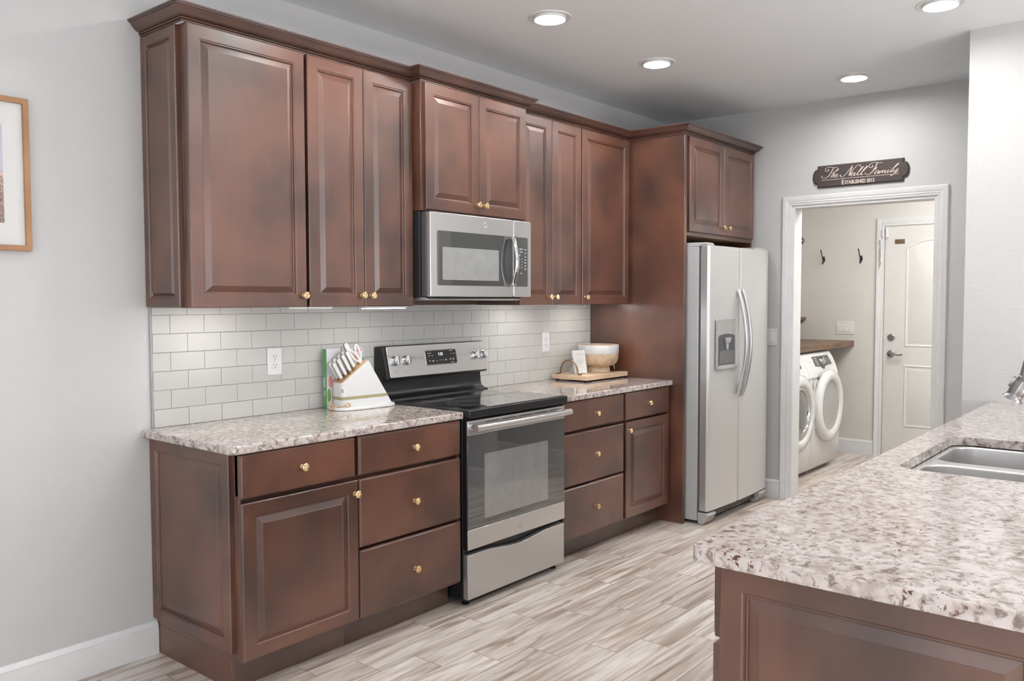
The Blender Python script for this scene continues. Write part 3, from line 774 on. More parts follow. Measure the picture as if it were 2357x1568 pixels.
# ------------------------------------------------------------------ refrigerator
t = thing('refrigerator', 'silver side-by-side refrigerator with ice dispenser, under the two-door cabinet', 'refrigerator', (3.61, -.4, 0))
FX0, FX1, FM = 3.158, 4.072, 3.566
bm = BM(); box(bm, FX0, FX1, -.786, -.08, .022, 1.757); obj('body', bm, M['fridge_side'], t, bevel=.004)
bm = BM(); box(bm, FX0 + .01, FX1 - .01, -.800, -.786, .10, 1.75); obj('door_gasket', bm, M['plastic_dark'], t)
def fdoor(x0, x1, bulge):
    bm = BM(); N = 14; pts = [(x0, -.800), (x0, -.842)]
    for i in range(N + 1):
        u = i / N; x = x0 + .012 + (x1 - x0 - .024) * u
        s = (x - FX0) / (FX1 - FX0); pts.append((x, -.858 - .018 * math.sin(PI * s)))
    pts += [(x1, -.850 if x1 < 4 else -.842), (x1, -.800)]
    prism(bm, pts, .088, 1.764, lambda x, y, d: (x, y, d)); return bm
fd = obj('freezer_door', fdoor(FX0, FM - .003, 0), M['steel_fridge'], t, smooth=35, bevel=.003)
rd = obj('fresh_food_door', fdoor(FM + .003, FX1, 0), M['steel_fridge'], t, smooth=35, bevel=.003)
bm = BM(); box(bm, FX0 - .0012, FX0 + .003, -.844, -.804, .092, 1.760); obj('door_side_trim', bm, M['steel'], fd)
for x0, x1 in ((FX0, FX0 + .10), (FX1 - .20, FX1)):
    bm = BM(); prism(bm, [(-.60, 1.757), (-.60, 1.772), (-.66, 1.785), (-.835, 1.782), (-.845, 1.766), (-.80, 1.766), (-.79, 1.757)], x0, x1, lambda y, z, d: (d, y, z)); obj('hinge_cover', bm, M['fridge_side'], t, bevel=.003)
bm = BM(); box(bm, FX0 + .10, FX1 - .10, -.820, -.786, .030, .078)
for i in range(3): box(bm, FX0 + .12, FX1 - .12, -.826, -.820, .036 + i * .014, .044 + i * .014)
obj('base_grille', bm, M['plastic_dark'], t)
for x0, x1 in ((FX0, FX0 + .11), (FX1 - .13, FX1)):
    bm = BM(); prism(bm, [(-.790, .010), (-.790, .078), (-.855, .078), (-.868, .066), (-.845, .022), (-.825, .001), (-.800, .001)], x0, x1, lambda y, z, d: (d, y, z)); obj('foot_cover', bm, M['plastic_grey'], t, bevel=.004)
# dispenser in the freezer door (a framed recess)
def dy(x): return -.858 - .018 * math.sin(PI * (x - FX0) / (FX1 - FX0))
bm = BM(); F = FN(-.866)
prism(bm, [(a + 3.372, b + 1.139) for a, b in rrect(.276, .326, .014)], 0, .010, F); ds = obj('dispenser', bm, M['plastic_grey'], fd, bevel=.003)
bm = BM(); prism(bm, [(a + 3.372, b + 1.245) for a, b in rrect(.246, .086, .006)], .010, .0115, F); obj('dispenser_panel', bm, M['steel_v'], ds)
bm = BM(); poly = [(3.255, 1.010), (3.490, 1.010), (3.490, 1.185)] + [(3.3725 + .1175 * math.cos(R(a)), 1.185 + .022 * math.sin(R(a))) for a in range(20, 161, 20)] + [(3.255, 1.185)]
prism(bm, poly, .0102, .0120, F); cav = obj('recess', bm, M['plastic_dark'], ds)
bm = BM(); prism(bm, [(3.262, 1.018), (3.482, 1.018), (3.470, 1.10), (3.275, 1.10)], .012, .0128, F); obj('recess_back', bm, plain('smoky_plastic', (.17, .17, .175), .35), cav)
bm = BM(); prism(bm, [(3.330, 1.182), (3.415, 1.182), (3.400, 1.150), (3.345, 1.150)], .012, .026, F); prism(bm, [(3.352, 1.150), (3.394, 1.150), (3.386, 1.105), (3.360, 1.105)], .012, .018, F); obj('paddle', bm, M['plastic_grey'], cav, bevel=.002)
bm = BM(); prism(bm, [(3.240, .982), (3.504, .982), (3.500, 1.004), (3.244, 1.004)], .010, .030, F); obj('drip_tray', bm, M['plastic_grey'], ds, bevel=.004)
bm = BM(); prism(bm, [(3.385, 1.262), (3.440, 1.262), (3.440, 1.268), (3.385, 1.268)], .0116, .0119, F); prism(bm, [(3.385, 1.222), (3.402, 1.222), (3.402, 1.226), (3.385, 1.226)], .0116, .0119, F); prism(bm, [(3.418, 1.222), (3.440, 1.222), (3.440, 1.226), (3.418, 1.226)], .0116, .0119, F)
obj('panel_marks', bm, M['plastic_grey'], ds, smooth=0)
for x, dd in ((FM - .034, fd), (FM + .034, rd)):
    bm = BM(); hp = []
    for i in range(21):
        u = i / 20; hp.append((x, -.878 - .062 * math.sin(PI * u) ** .85, .788 + .704 * u))
    tube(bm, hp, .0125, 14, sx=1.0, sy=1.0); obj('handle', bm, M['steel_v'], dd, smooth=50)

# ------------------------------------------------------------------ ceiling lights and under-cabinet lights
def can(label, x, y, grp='recessed ceiling lights', k=1.0):
    t = thing('ceiling_light', label, 'ceiling light', (x, y, CEIL), group=grp)
    bm = BM(); lathe(bm, [(.074 * k, -.014), (.076 * k, -.001), (.100 * k, -.005), (.104 * k, -.003), (.105 * k, 0)], (x, y, CEIL), (0, 0, 1), 40, caps=False); obj('trim_ring', bm, M['trim'], t)
    bm = BM(); lathe(bm, [(.0735 * k, 0), (.0735 * k, -.001)], (x, y, CEIL - .0035), (0, 0, 1), 24); obj('lens', bm, M['can_lens'], t, smooth=0)
for x, y, l in [(1.615, -.785, 'round recessed ceiling light above the stove, nearest the camera of the row by the cabinets'),
                (2.619, -.789, 'round recessed ceiling light above the right counter, second in the row by the cabinets'),
                (3.662, -1.552, 'round recessed ceiling light in front of the laundry doorway'),
                (2.616, -2.267, 'round recessed ceiling light above the peninsula, cut by the top edge of the photo'),
                (.60, -.785, 'round recessed ceiling light over the left counter, out of the frame'),
                (1.20, -2.267, 'round recessed ceiling light over the sink side of the peninsula, out of the frame'),
                (-1.9, -1.5, 'unseen recessed light added over the open floor left of the cabinets'),  # unseen lamps from here down are added to light the rooms
                (-2.2, -4.4, 'unseen recessed light added behind the camera'),
                (1.2, -4.6, 'unseen recessed light added in the dining area behind the peninsula'),
                (3.70, -3.7, 'unseen recessed light added in the passage behind the wall stub'),
                (4.90, -1.75, 'enlarged unseen ceiling light added in the laundry room, nearer the doorway'),
                (5.35, -2.15, 'enlarged unseen ceiling light added in the laundry room, nearer the white door'),
                (.60, -3.9, 'unseen recessed light added in the dining area, nearer the camera')]:
    can(l, x, y, k=1.65 if x > 4.5 else 1.0)  # added laundry pair gets larger lenses to brighten that room
for x0, x1, l, y, z in [(.06, .36, 'slim white light bar under the leftmost wall cabinet', -.20, UZ0 + .0135), (.865, 1.125, 'slim lit white light bar under the cabinet left of the microwave', -.292, UZ0 - .0003),
                  (2.02, 2.40, 'slim white light bar under the cabinet right of the microwave', -.20, UZ0 + .0135), (2.66, 2.98, 'slim white light bar under the single-door cabinet', -.20, UZ0 + .0135)]:
    t = thing('light_bar', l, 'under-cabinet light', ((x0 + x1) / 2, y, UZ0), group='light bars under the wall cabinets')
    dz = .008 if y < -.25 else .0095
    bm = BM(); box(bm, x0, x1, y - .012, y + .035, z - dz, z); obj('housing', bm, M['plastic_white'], t)
    bm = BM(); box(bm, x0 + .012, x1 - .012, y - .009, y + .030, z - dz - .003, z - dz - .0002); obj('lens', bm, M['led'], t, smooth=0)

# ------------------------------------------------------------------ outlets and switches
def outlet(label, cx, cz):
    t = thing('wall_outlet', label, 'outlet', (cx, -.0085, cz))
    bm = BM(); prism(bm, [(a + cx, b + cz) for a, b in rrect(.074, .122, .004)], 0, .006, FN(-.0086)); p = obj('cover_plate', bm, M['plastic_white'], t, bevel=.002)
    for dz in (.0195, -.0195):
        bm = BM(); prism(bm, [(a + cx, b + cz + dz) for a, b in rrect(.034, .029, .012)], 0, .0025, FN(-.0146)); s = obj('receptacle', bm, M['plastic_white'], t, bevel=.0008)
        bm = BM()
        for dx, h in ((-.0065, .009), (.0065, .0075)): box(bm, cx + dx - .001, cx + dx + .001, -.0176, -.0170, cz + dz - h / 2 + .004, cz + dz + h / 2 + .004)
        lathe(bm, [(.0024, 0), (.0024, .0005)], (cx, -.0171, cz + dz - .008), (0, -1, 0), 12); obj('slots', bm, M['slot'], s, smooth=0)
    bm = BM(); lathe(bm, [(.003, 0), (.002, .001)], (cx, -.0146, cz), (0, -1, 0), 12); obj('screw', bm, M['plastic_grey'], p)
outlet('white duplex outlet in the backsplash left of the knife block', .579, 1.1515)
outlet('white duplex outlet in the backsplash above the wooden tray', 2.596, 1.158)
def fxp(x): return lambda u, v, d: (x - d, u, v)
def switch(label, x, cy, cz, n, cat='light switch'):
    t = thing('switch_plate', label, cat, (x, cy, cz)); F = fxp(x)
    w = .072 + .046 * (n - 1)
    bm = BM(); prism(bm, [(a + cy, b + cz) for a, b in rrect(w, .120, .004)], .0003, .006, F); obj('cover_plate', bm, M['plastic_white'], t, bevel=.002)
    for i in range(n):
        y = cy + (i - (n - 1) / 2) * .046
        bm = BM(); loops(bm, [[F(y - .0165, cz - .033, .006), F(y + .0165, cz - .033, .006), F(y + .0165, cz + .033, .006), F(y - .0165, cz + .033, .006)],
                              [F(y - .0160, cz - .0325, .0115), F(y + .0160, cz - .0325, .0115), F(y + .0160, cz + .0325, .0072), F(y - .0160, cz + .0325, .0072)]], closed_first=True)
        obj('rocker', bm, M['plastic_white'], t, smooth=0)
switch('white single light switch on the wall just right of the refrigerator', XD, -.850, 1.157, 1)
switch('white triple light switch on the laundry wall above the wooden counter end', XF, -.658, 1.163, 3)

# ------------------------------------------------------------------ sign above the doorway
t = thing('name_sign', 'dark brown wooden name sign with scalloped ends and cream script, above the laundry doorway', 'sign', (XD, -1.4385, 2.2605))
def S_(u, v, d): return (XD - d, -1.4385 - u, 2.2605 + v)
right = [(.2785, -.075), (.2785, -.050)] + [(.2785 + .032 * math.cos(R(a)) ** .8 if abs(a) < 89.9 else .2785, .052 * math.sin(R(a))) for a in range(-75, 76, 10)] + [(.2785, .050), (.2785, .075)]
out_ = right + [(-u, v) for u, v in reversed(right)]
def shrink(pts, s):
    n = len(pts); res = []
    for u, v in pts: res.append((u - s * (1 if u > 0 else -1), v - s * (1 if v > 0 else -1) * min(1, abs(v) / .045)))
    return res
bm = BM(); loops(bm, [[S_(u, v, .0005) for u, v in out_], [S_(u, v, .008) for u, v in out_], [S_(u, v, .016) for u, v in shrink(out_, .009)]], closed_first=True)
sg = obj('board', bm, plain('dark_brown_sign_paint', (0.060, 0.045, 0.043), 0.5), t, smooth=25)
STROKES = [[(-0.2055,0.0465),(-0.2005,0.0435),(-0.2035,0.0375),(-0.2145,0.0335),(-0.2215,0.0375),(-0.2225,0.0485),(-0.2145,0.0575),(-0.1975,0.0605),(-0.1765,0.0575),(-0.1565,0.0545),(-0.1395,0.0555)],[(-0.1655,0.0555),(-0.1765,0.0375),(-0.1895,0.0155),(-0.2045,-0.0015),(-0.2225,-0.0095),(-0.2385,-0.0085),(-0.2475,-0.0025),(-0.2455,0.0045),(-0.2415,0.0015)],[(-0.1765,0.0175),(-0.1565,0.0265),(-0.1385,0.0365),(-0.1335,0.0425),(-0.1395,0.0445),(-0.1505,0.0325),(-0.1705,0.0105),(-0.1885,-0.0105)],[(-0.1815,0.0005),(-0.1705,0.0105),(-0.1635,0.0115),(-0.1655,0.0035),(-0.1715,-0.0075),(-0.1655,-0.0095)],[(-0.1595,-0.0035),(-0.1465,-0.0005),(-0.1395,0.0065),(-0.1425,0.0095),(-0.1525,0.0045),(-0.1595,-0.0045),(-0.1555,-0.0105),(-0.1465,-0.0105),(-0.1355,-0.0025)],[(-0.1145,-0.0005),(-0.1215,0.0005),(-0.1235,-0.0035),(-0.1185,-0.0105),(-0.1065,-0.0115),(-0.0895,0.0005),(-0.0705,0.0215),(-0.0535,0.0425),(-0.0445,0.0555)],[(-0.0445,0.0555),(-0.0505,0.0335),(-0.0605,0.0085),(-0.0655,-0.0105)],[(-0.0655,-0.0105),(-0.0475,0.0165),(-0.0285,0.0395),(-0.0125,0.0535),(0.0015,0.0555),(0.0085,0.0495),(0.0045,0.0465)],[(-0.0535,-0.0035),(-0.0405,0.0015),(-0.0335,0.0065),(-0.0375,0.0095),(-0.0475,0.0045),(-0.0545,-0.0065),(-0.0485,-0.0115),(-0.0375,-0.0075),(-0.0305,-0.0025)],[(-0.0235,0.0085),(-0.0305,-0.0025),(-0.0335,-0.0105),(-0.0285,-0.0105),(-0.0195,-0.0055)],[(-0.0145,0.0185),(-0.0105,0.0195)],[(-0.0195,-0.0055),(-0.0005,0.0115),(0.0215,0.0345),(0.0255,0.0415),(0.0205,0.0415),(0.0055,0.0225),(-0.0095,0.0015),(-0.0105,-0.0095),(-0.0055,-0.0105),(0.0055,-0.0045)],[(0.0055,-0.0045),(0.0245,0.0115),(0.0465,0.0325),(0.0545,0.0405),(0.0495,0.0425),(0.0325,0.0255),(0.0155,0.0015),(0.0125,-0.0095),(0.0185,-0.0105),(0.0235,-0.0065)],[(0.0835,0.0445),(0.0845,0.0365),(0.0735,0.0305),(0.0645,0.0345),(0.0625,0.0445),(0.0735,0.0565),(0.0895,0.0615),(0.1115,0.0595),(0.1305,0.0555),(0.1475,0.0575)],[(0.1155,0.0575),(0.1035,0.0345),(0.0905,0.0105),(0.0745,-0.0055),(0.0585,-0.0125),(0.0445,-0.0105),(0.0385,-0.0035),(0.0405,0.0015)],[(0.0875,0.0175),(0.1015,0.0215),(0.1145,0.0265)],[(0.1125,0.0315),(0.1025,0.0135)],[(0.1245,0.0035),(0.1155,0.0075),(0.1045,0.0015),(0.0985,-0.0095),(0.1045,-0.0135),(0.1165,-0.0055),(0.1275,0.0045),(0.1215,-0.0075),(0.1225,-0.0135),(0.1285,-0.0105)],[(0.1365,0.0025),(0.1285,-0.0115)],[(0.1305,-0.0095),(0.1425,0.0025),(0.1495,0.0045),(0.1485,-0.0015),(0.1435,-0.0115)],[(0.1455,-0.0095),(0.1565,0.0025),(0.1645,0.0045),(0.1645,-0.0005),(0.1595,-0.0095),(0.1635,-0.0125),(0.1745,-0.0055)],[(0.1855,0.0045),(0.1775,-0.0075),(0.1805,-0.0115),(0.1885,-0.0085)],[(0.1965,0.0175),(0.1995,0.0185)],[(0.1885,-0.0085),(0.2065,0.0045),(0.2325,0.0255),(0.2465,0.0365),(0.2435,0.0415),(0.2275,0.0265),(0.2065,0.0035),(0.1985,-0.0085),(0.2025,-0.0115),(0.2115,-0.0065)],[(0.2205,0.0045),(0.2135,-0.0055),(0.2185,-0.0095),(0.2315,-0.0005),(0.2445,0.0095)],[(0.2445,0.0095),(0.2325,-0.0075),(0.2125,-0.0265),(0.2025,-0.0345),(0.1985,-0.0305),(0.2125,-0.0245),(0.2385,-0.0135),(0.2475,-0.0065)],[(-0.2485,-0.0235),(0.0055,-0.0245),(0.2475,-0.0255)]]
def smooth_path(P, k=5):
    if len(P) < 3: return P
    out = []; n = len(P)
    for i in range(n - 1):
        p0, p1, p2, p3 = [Vector(P[max(0, min(n - 1, j))]) for j in (i - 1, i, i + 1, i + 2)]
        for s in range(k):
            q = s / k; out.append(tuple(.5 * ((2 * p1) + (p2 - p0) * q + (2 * p0 - 5 * p1 + 4 * p2 - p3) * q * q + (3 * p1 - p0 - 3 * p2 + p3) * q ** 3)))
    out.append(P[-1]); return out
bm = BM()
for k, st in enumerate(STROKES):
    P = smooth_path(st); L = []; n = len(P)
    for i, p in enumerate(P):
        a = Vector(P[max(0, i - 1)]); b = Vector(P[min(n - 1, i + 1)]); d = (b - a).normalized()
        w = .0013 if k == len(STROKES) - 1 else .0011 + .0011 * max(0, -d.y if b.x <= a.x else d.y * -1) + .0007 * abs(d.y)
        q = Vector((-d.y, d.x)) * w
        L.append((bm.verts.new(S_(p[0] + q.x, p[1] + q.y, .0166)), bm.verts.new(S_(p[0] - q.x, p[1] - q.y, .0166))))
    for A, B in zip(L, L[1:]): bm.faces.new((A[0], B[0], B[1], A[1]))
cream = plain('cream_lettering', (0.78, 0.66, 0.58), .5)
obj('script_lettering', bm, cream, sg, smooth=0)
bm = text_mesh('E', .042, lambda x, y, z: S_(x - .1145, y - .0625, .0166 + z), align='LEFT', sx=.85, offset=.0006)
obj('lettering', bm, cream, sg, smooth=0)
bm = text_mesh('STABLISHED 2013', .0335, lambda x, y, z: S_(x - .0925, y - .0625, .0166 + z), align='LEFT', sx=.735, offset=.0006)
obj('lettering', bm, cream, sg, smooth=0)

# ------------------------------------------------------------------ framed print at the left edge
t = thing('framed_print', 'oak-framed print with a wide white mat, cut by the left edge of the photo', 'picture', (-.65, 0, 1.87))
FXL, FXR, FZ0, FZ1 = -.875, -.427, 1.603, 2.136
def frame_ring(bm, prof):
    loops(bm, [[(FXL + i, -d, FZ0 + i), (FXR - i, -d, FZ0 + i), (FXR - i, -d, FZ1 - i), (FXL + i, -d, FZ1 - i)] for i, d in prof], closed_last=False)
bm = BM(); frame_ring(bm, [(0, .0005), (0, .024), (.001, .025), (.018, .025), (.019, .024), (.019, .012), (.019, .0005), (0, .0005)]); obj('frame', bm, M['oak'], t, smooth=0)
bm = BM(); box(bm, FXL + .018, FXR - .018, -.012, -.009, FZ0 + .018, FZ1 - .018); mt = obj('mat_board', bm, plain('white_mat_board', (.72, .715, .70), .8, var=.01), t)
pm = NT('beach_print'); cc = pm.obj(); sp = pm.new('ShaderNodeSeparateXYZ'); pm.link(cc, sp.inputs[0])
sky = pm.ramp(pm.math('DIVIDE', pm.math('ADD', sp.outputs[2], .17), .34), [(0.0, (.28, .20, .18)), (0.35, (.42, .31, .28)), (0.48, (.62, .50, .46)), (0.55, (.52, .53, .60)), (1.0, (.50, .52, .60))])
sp_n = pm.ramp(pm.noise(pm.mapping(cc, (1, 1, 1.0)), 90, 4, .7, 1.0), [(.42, (.55, .45, .42)), (.55, (1.15, 1.1, 1.08))])
lowm = pm.ramp(pm.math('ADD', sp.outputs[2], .5), [(.49, (1, 1, 1)), (.51, (0, 0, 0))])
pm.set(color=pm.mix(lowm, sky, pm.mix(1.0, sky, sp_n, 'MULTIPLY')), rough=.35)
bm = BM(); box(bm, -.791, -.511, -.0128, -.0121, 1.698, 2.040); obj('print', bm, pm.m, mt)

# ------------------------------------------------------------------ cookbooks
def book(label, x0, x1, y0, y1, z1, spine, cover, cover_bits, spine_text):
    t = thing('cookbook', label, 'book', ((x0 + x1) / 2, (y0 + y1) / 2, .9142), group=None)
    z0 = .9144
    bm = BM(); box(bm, x0 + .002, x1 - .003, y0 + .002, y1 - .002, z0 + .003, z1 - .003); obj('pages', bm, plain('page_paper', (.70, .68, .63), .8), t)
    bm = BM(); box(bm, x0, x1, y0, y0 + .002, z0, z1); box(bm, x0, x1, y1 - .002, y1, z0, z1); cv = obj('cover', bm, cover, t)
    bm = BM(); box(bm, x0 - .0015, x0 + .0015, y0, y1, z0, z1); s = obj('spine', bm, spine, t, bevel=.001)
    for nm, mat, poly in cover_bits:
        bm = BM(); prism(bm, [(x0 + a * (x1 - x0), z0 + b * (z1 - z0)) for a, b in poly], 0, .0003, FN(y0 - .0001)); obj(nm, bm, mat, cv, smooth=0)
    for txt, size, z in spine_text:
        yc = (y0 + y1) / 2
        bm = text_mesh(txt, size, lambda x, y, q: (x0 - .0018 - q, yc - (y - size * .32) , z - x), align='CENTER', offset=.0004)
        obj('spine_lettering', bm, M['mark_white'], s, smooth=0)
    return t
def oval(cx, cy, rx, ry, a=0, n=16):
    return [(cx + rx * math.cos(2 * PI * i / n) * math.cos(a) - ry * math.sin(2 * PI * i / n) * math.sin(a), cy + rx * math.cos(2 * PI * i / n) * math.sin(a) + ry * math.sin(2 * PI * i / n) * math.cos(a)) for i in range(n)]
green = plain('green_cloth', (.13, .36, .14), .5); whitec = plain('glossy_white_cover', (.74, .74, .78), .3)
pink = plain('pink_print', (.80, .32, .33), .4); orange = plain('orange_print', (.82, .33, .15), .4); leaf = plain('leaf_green_print', (.22, .34, .10), .4); olive = plain('pale_olive_print', (.42, .48, .20), .4); plum = plain('brown_plum_print', (.42, .30, .29), .4)
book('green-spined cookbook with a pink and orange vegetable cover, behind the knife block', .830, 1.045, -.062, -.034, 1.196, green, whitec,
     [('pink_fruit', pink, [(.35, .90), (.98, .99), (.98, .94), (.60, .90), (.36, .86)]), ('orange_fruit', orange, [(.62, .93), (.86, .93), (.90, .60), (.60, .60)]),
      ('plum_fruit', plum, oval(.47, .78, .12, .11)), ('leaf', leaf, oval(.78, .955, .035, .04)), ('white_petal', whitec, oval(.73, .95, .05, .035)), ('leaf', leaf, oval(.06, .22, .05, .12)), ('pink_fruit', pink, oval(.10, .45, .06, .10))],
     [('/taste', .020, 1.040), ('Simple', .010, .985)])
book('grey cookbook with green avocado halves on its cover, half hidden behind the green-spined one', .850, 1.0835, -.0325, -.010, 1.188, plain('grey_cloth', (.5, .5, .54), .5), plain('cool_grey_cover', (.60, .60, .66), .35),
     [('avocado', leaf, oval(.93, .80, .10, .055, -.5)), ('avocado', leaf, oval(.92, .60, .10, .05, .1)), ('avocado_flesh', olive, oval(.93, .79, .07, .03, -.5))], [])

# ------------------------------------------------------------------ knife block on a white board
ang = -.075
t = thing('serving_board', 'oblong white board lying under the knife block', 'board', (.972, -.148, .9142), ang)
bm = BM(); prism(bm, [(a, b) for a, b in rrect(.348, .150, .074, 10)], .001, .0135, lambda u, v, d: (u, v, d)); obj('board', bm, M['plastic_white'], t, local=True, bevel=.003)
bm = BM()
for P_, r_ in (([(-.150, .004, .0175), (-.166, .010, .020), (-.184, .004, .010), (-.178, -.012, .008), (-.160, -.020, .020), (-.140, -.028, .0185), (-.118, -.040, .0185), (-.106, -.046, .020)], .0034),
              ([(-.160, -.004, .019), (-.172, .010, .026), (-.178, .018, .036), (-.170, .012, .040), (-.164, .004, .028)], .0036),
              ([(-.124, -.038, .020), (-.114, -.038, .030), (-.104, -.044, .030), (-.102, -.048, .019)], .0040), ([(-.150, -.016, .019), (-.156, -.030, .018), (-.150, -.040, .017)], .0030)):
    tube(bm, [tuple(p) for p in smooth_path(P_, 5)], r_, 8)
obj('twine_loop', bm, plain('jute_twine', (.58, .40, .25), .9, var=.3, scale=200), t, local=True)
KX, KY, KZ = 1.000, -.118, .9278
t = thing('knife_block', 'white slanted knife block with a gold band and bamboo top, left of the stove', 'knife block', (KX, KY, KZ), ang)
L0, L1, HW, ZT, AX, AZ = -.148, .140, .044, .108, .004, .211
def kb_prof():
    return [(L0, 0), (L1, 0), (AX + .004, AZ - .003), (AX, AZ), (AX - .006, AZ - .001), (L0 + .004, ZT + .003), (L0, ZT)]
def kb_section(z):
    """x extent of the block at height z"""
    a = L0 if z <= ZT else L0 + (AX - L0) * (z - ZT) / (AZ - ZT)
    b = L1 + (AX - L1) * z / AZ
    return a, b
bm = BM(); rr = []
N = 10
def ksec(z, grow=0.0, zz=None):
    a, b = kb_section(z); r = min(.022, (b - a) / 2 - .001)
    pts = []
    for i in range(N + 1):      # rounded left corners, tight right corners
        q = R(90 + 90 * i / N); pts.append((a + r + (r + grow) * math.cos(q), HW - r + (r + grow) * math.sin(q)))
    for i in range(N + 1):
        q = R(180 + 90 * i / N); pts.append((a + r + (r + grow) * math.cos(q), -HW + r + (r + grow) * math.sin(q)))
    r2 = min(.004, r)
    for i in range(3): q = R(270 + 45 * i); pts.append((b - r2 + (r2 + grow) * math.cos(q), -HW + r2 + (r2 + grow) * math.sin(q)))
    for i in range(3): q = R(45 * i); pts.append((b - r2 + (r2 + grow) * math.cos(q), HW - r2 + (r2 + grow) * math.sin(q)))
    return [(x, y, z if zz is None else zz) for x, y in pts]
# the block: a vertical prism (rounded left end) cut by the slanted top and the slanted right side
base_pts = [(x, y) for x, y, z in ksec(0.0)]
def topz(x):   # underside of the bamboo insert / top face
    left = ZT + (AZ - ZT) * (x - L0) / (AX - L0)
    rgt = AZ * (L1 - x) / (L1 - AX)
    return min(left, rgt)
grid = []
xs = sorted(set([round(p[0], 5) for p in base_pts] + [AX] + [L0 + (AX - L0) * i / 6 for i in range(1, 6)] + [AX + (L1 - AX) * i / 6 for i in range(1, 6)]))
def halfw(x):
    r = .022
    if x < L0 + r: return HW - r + math.sqrt(max(0, r * r - (L0 + r - x) ** 2))
    return HW
cols = [(x, halfw(x), max(topz(x), .0005)) for x in xs]
F_ = [bm.verts.new((x, -w, 0)) for x, w, z in cols]; G_ = [bm.verts.new((x, -w, z)) for x, w, z in cols]
Hh = [bm.verts.new((x, w, z)) for x, w, z in cols]; I_ = [bm.verts.new((x, w, 0)) for x, w, z in cols]
for i in range(len(cols) - 1):
    for A, B in ((F_, G_), (G_, Hh), (Hh, I_), (I_, F_)): bm.faces.new((A[i], A[i + 1], B[i + 1], B[i]))
bm.faces.new((F_[0], G_[0], Hh[0], I_[0])); bm.faces.new((F_[-1], G_[-1], Hh[-1], I_[-1]))
kbody = obj('body', bm, M['plastic_white'], t, local=True, smooth=35)
gold = plain('matte_gold_band', (.42, .37, .21), .4)
bm = BM(); e = .0006; zb0, zb1 = .031, .046
def band(z, g):
    b = kb_section(z)[1]; pts = []
    for i in range(N + 1): q = R(90 + 90 * i / N); pts.append((L0 + .022 + (.022 + g) * math.cos(q), HW - .022 + (.022 + g) * math.sin(q), z))
    for i in range(N + 1): q = R(180 + 90 * i / N); pts.append((L0 + .022 + (.022 + g) * math.cos(q), -HW + .022 + (.022 + g) * math.sin(q), z))
    return pts + [(b + g, -HW - g, z), (b + g, HW + g, z)]
loops(bm, [band(zb0, -.001), band(zb0, e), band(zb1, e), band(zb1, -.001)], closed_last=False); obj('band', bm, gold, kbody, local=True, smooth=35)
sl = Vector((AX - L0, 0, AZ - ZT)).normalized(); nr = Vector((-sl.z, 0, sl.x)); slen = (Vector((AX, 0, AZ)) - Vector((L0, 0, ZT))).length
def top_pt(s, y, d): return Vector((L0, y, ZT)) + sl * s + nr * d
bm = BM(); prism(bm, rrect(slen - .010, HW * 2 - .010, .012), .0002, .003, lambda u, v, d: tuple(top_pt(slen / 2 + u, v, d))); bt = obj('bamboo_top', bm, M['bamboo'], t, local=True, bevel=.0008)
bm = text_mesh('B', .024, lambda x, y, z: (L0 + .022 - (.0227 + z) * math.cos(R(42) + x * 44), -HW + .022 - (.0227 + z) * math.sin(R(42) + x * 44), .066 + y), offset=.0004)
obj('lettering', bm, gold, kbody, local=True, smooth=0)
TB = WM[t]
hdl_white = plain('white_knife_handle', (.80, .80, .79), .25, var=.01); champagne = stainless('champagne_steel', (.52, .42, .30), .25, .3)
def knife(label, s, y, L, wd=.0125, grp='knives with white handles in the knife block'):
    """handle along the block's top normal; s along the slope, y across"""
    k = thing('kitchen_knife', label, 'knife', tuple(TB @ top_pt(s, y, .003)), ang, grp)
    o = Vector((0, 0, 0)); dirn = (nr + sl * .05).normalized(); side = Vector((0, 1, 0)); th = dirn.cross(side).normalized()
    def K(u, v, d): return tuple(o + side * d + th * u + dirn * v)
    a = wd
    # two white scales on a champagne tang, blade spine standing in the slot
    prof = [(-a * .80, .014), (a * .80, .014), (a * .95, L * .45), (a * .85, L * .8), (a * 1.0, L - .008), (a * .5, L), (-a * .6, L), (-a * 1.05, L - .010), (-a * .9, L * .6)]
    for sgn in (-1, 1):
        bm = BM(); prism(bm, prof, sgn * .0016, sgn * .0082, K); obj('handle_scale', bm, hdl_white, k, local=True, bevel=.003, seg=3)
    bm = BM(); prism(bm, [(u * 1.03, v + .0006 * (1 if v > L / 2 else -1)) for u, v in prof], -.0016, .0016, K); obj('tang', bm, champagne, k, local=True)
    bm = BM(); prism(bm, [(-a * .75, .000), (a * .75, .000), (a * .8, .014), (-a * .8, .014)], -.0045, .0045, K); obj('bolster', bm, champagne, k, local=True, bevel=.001)
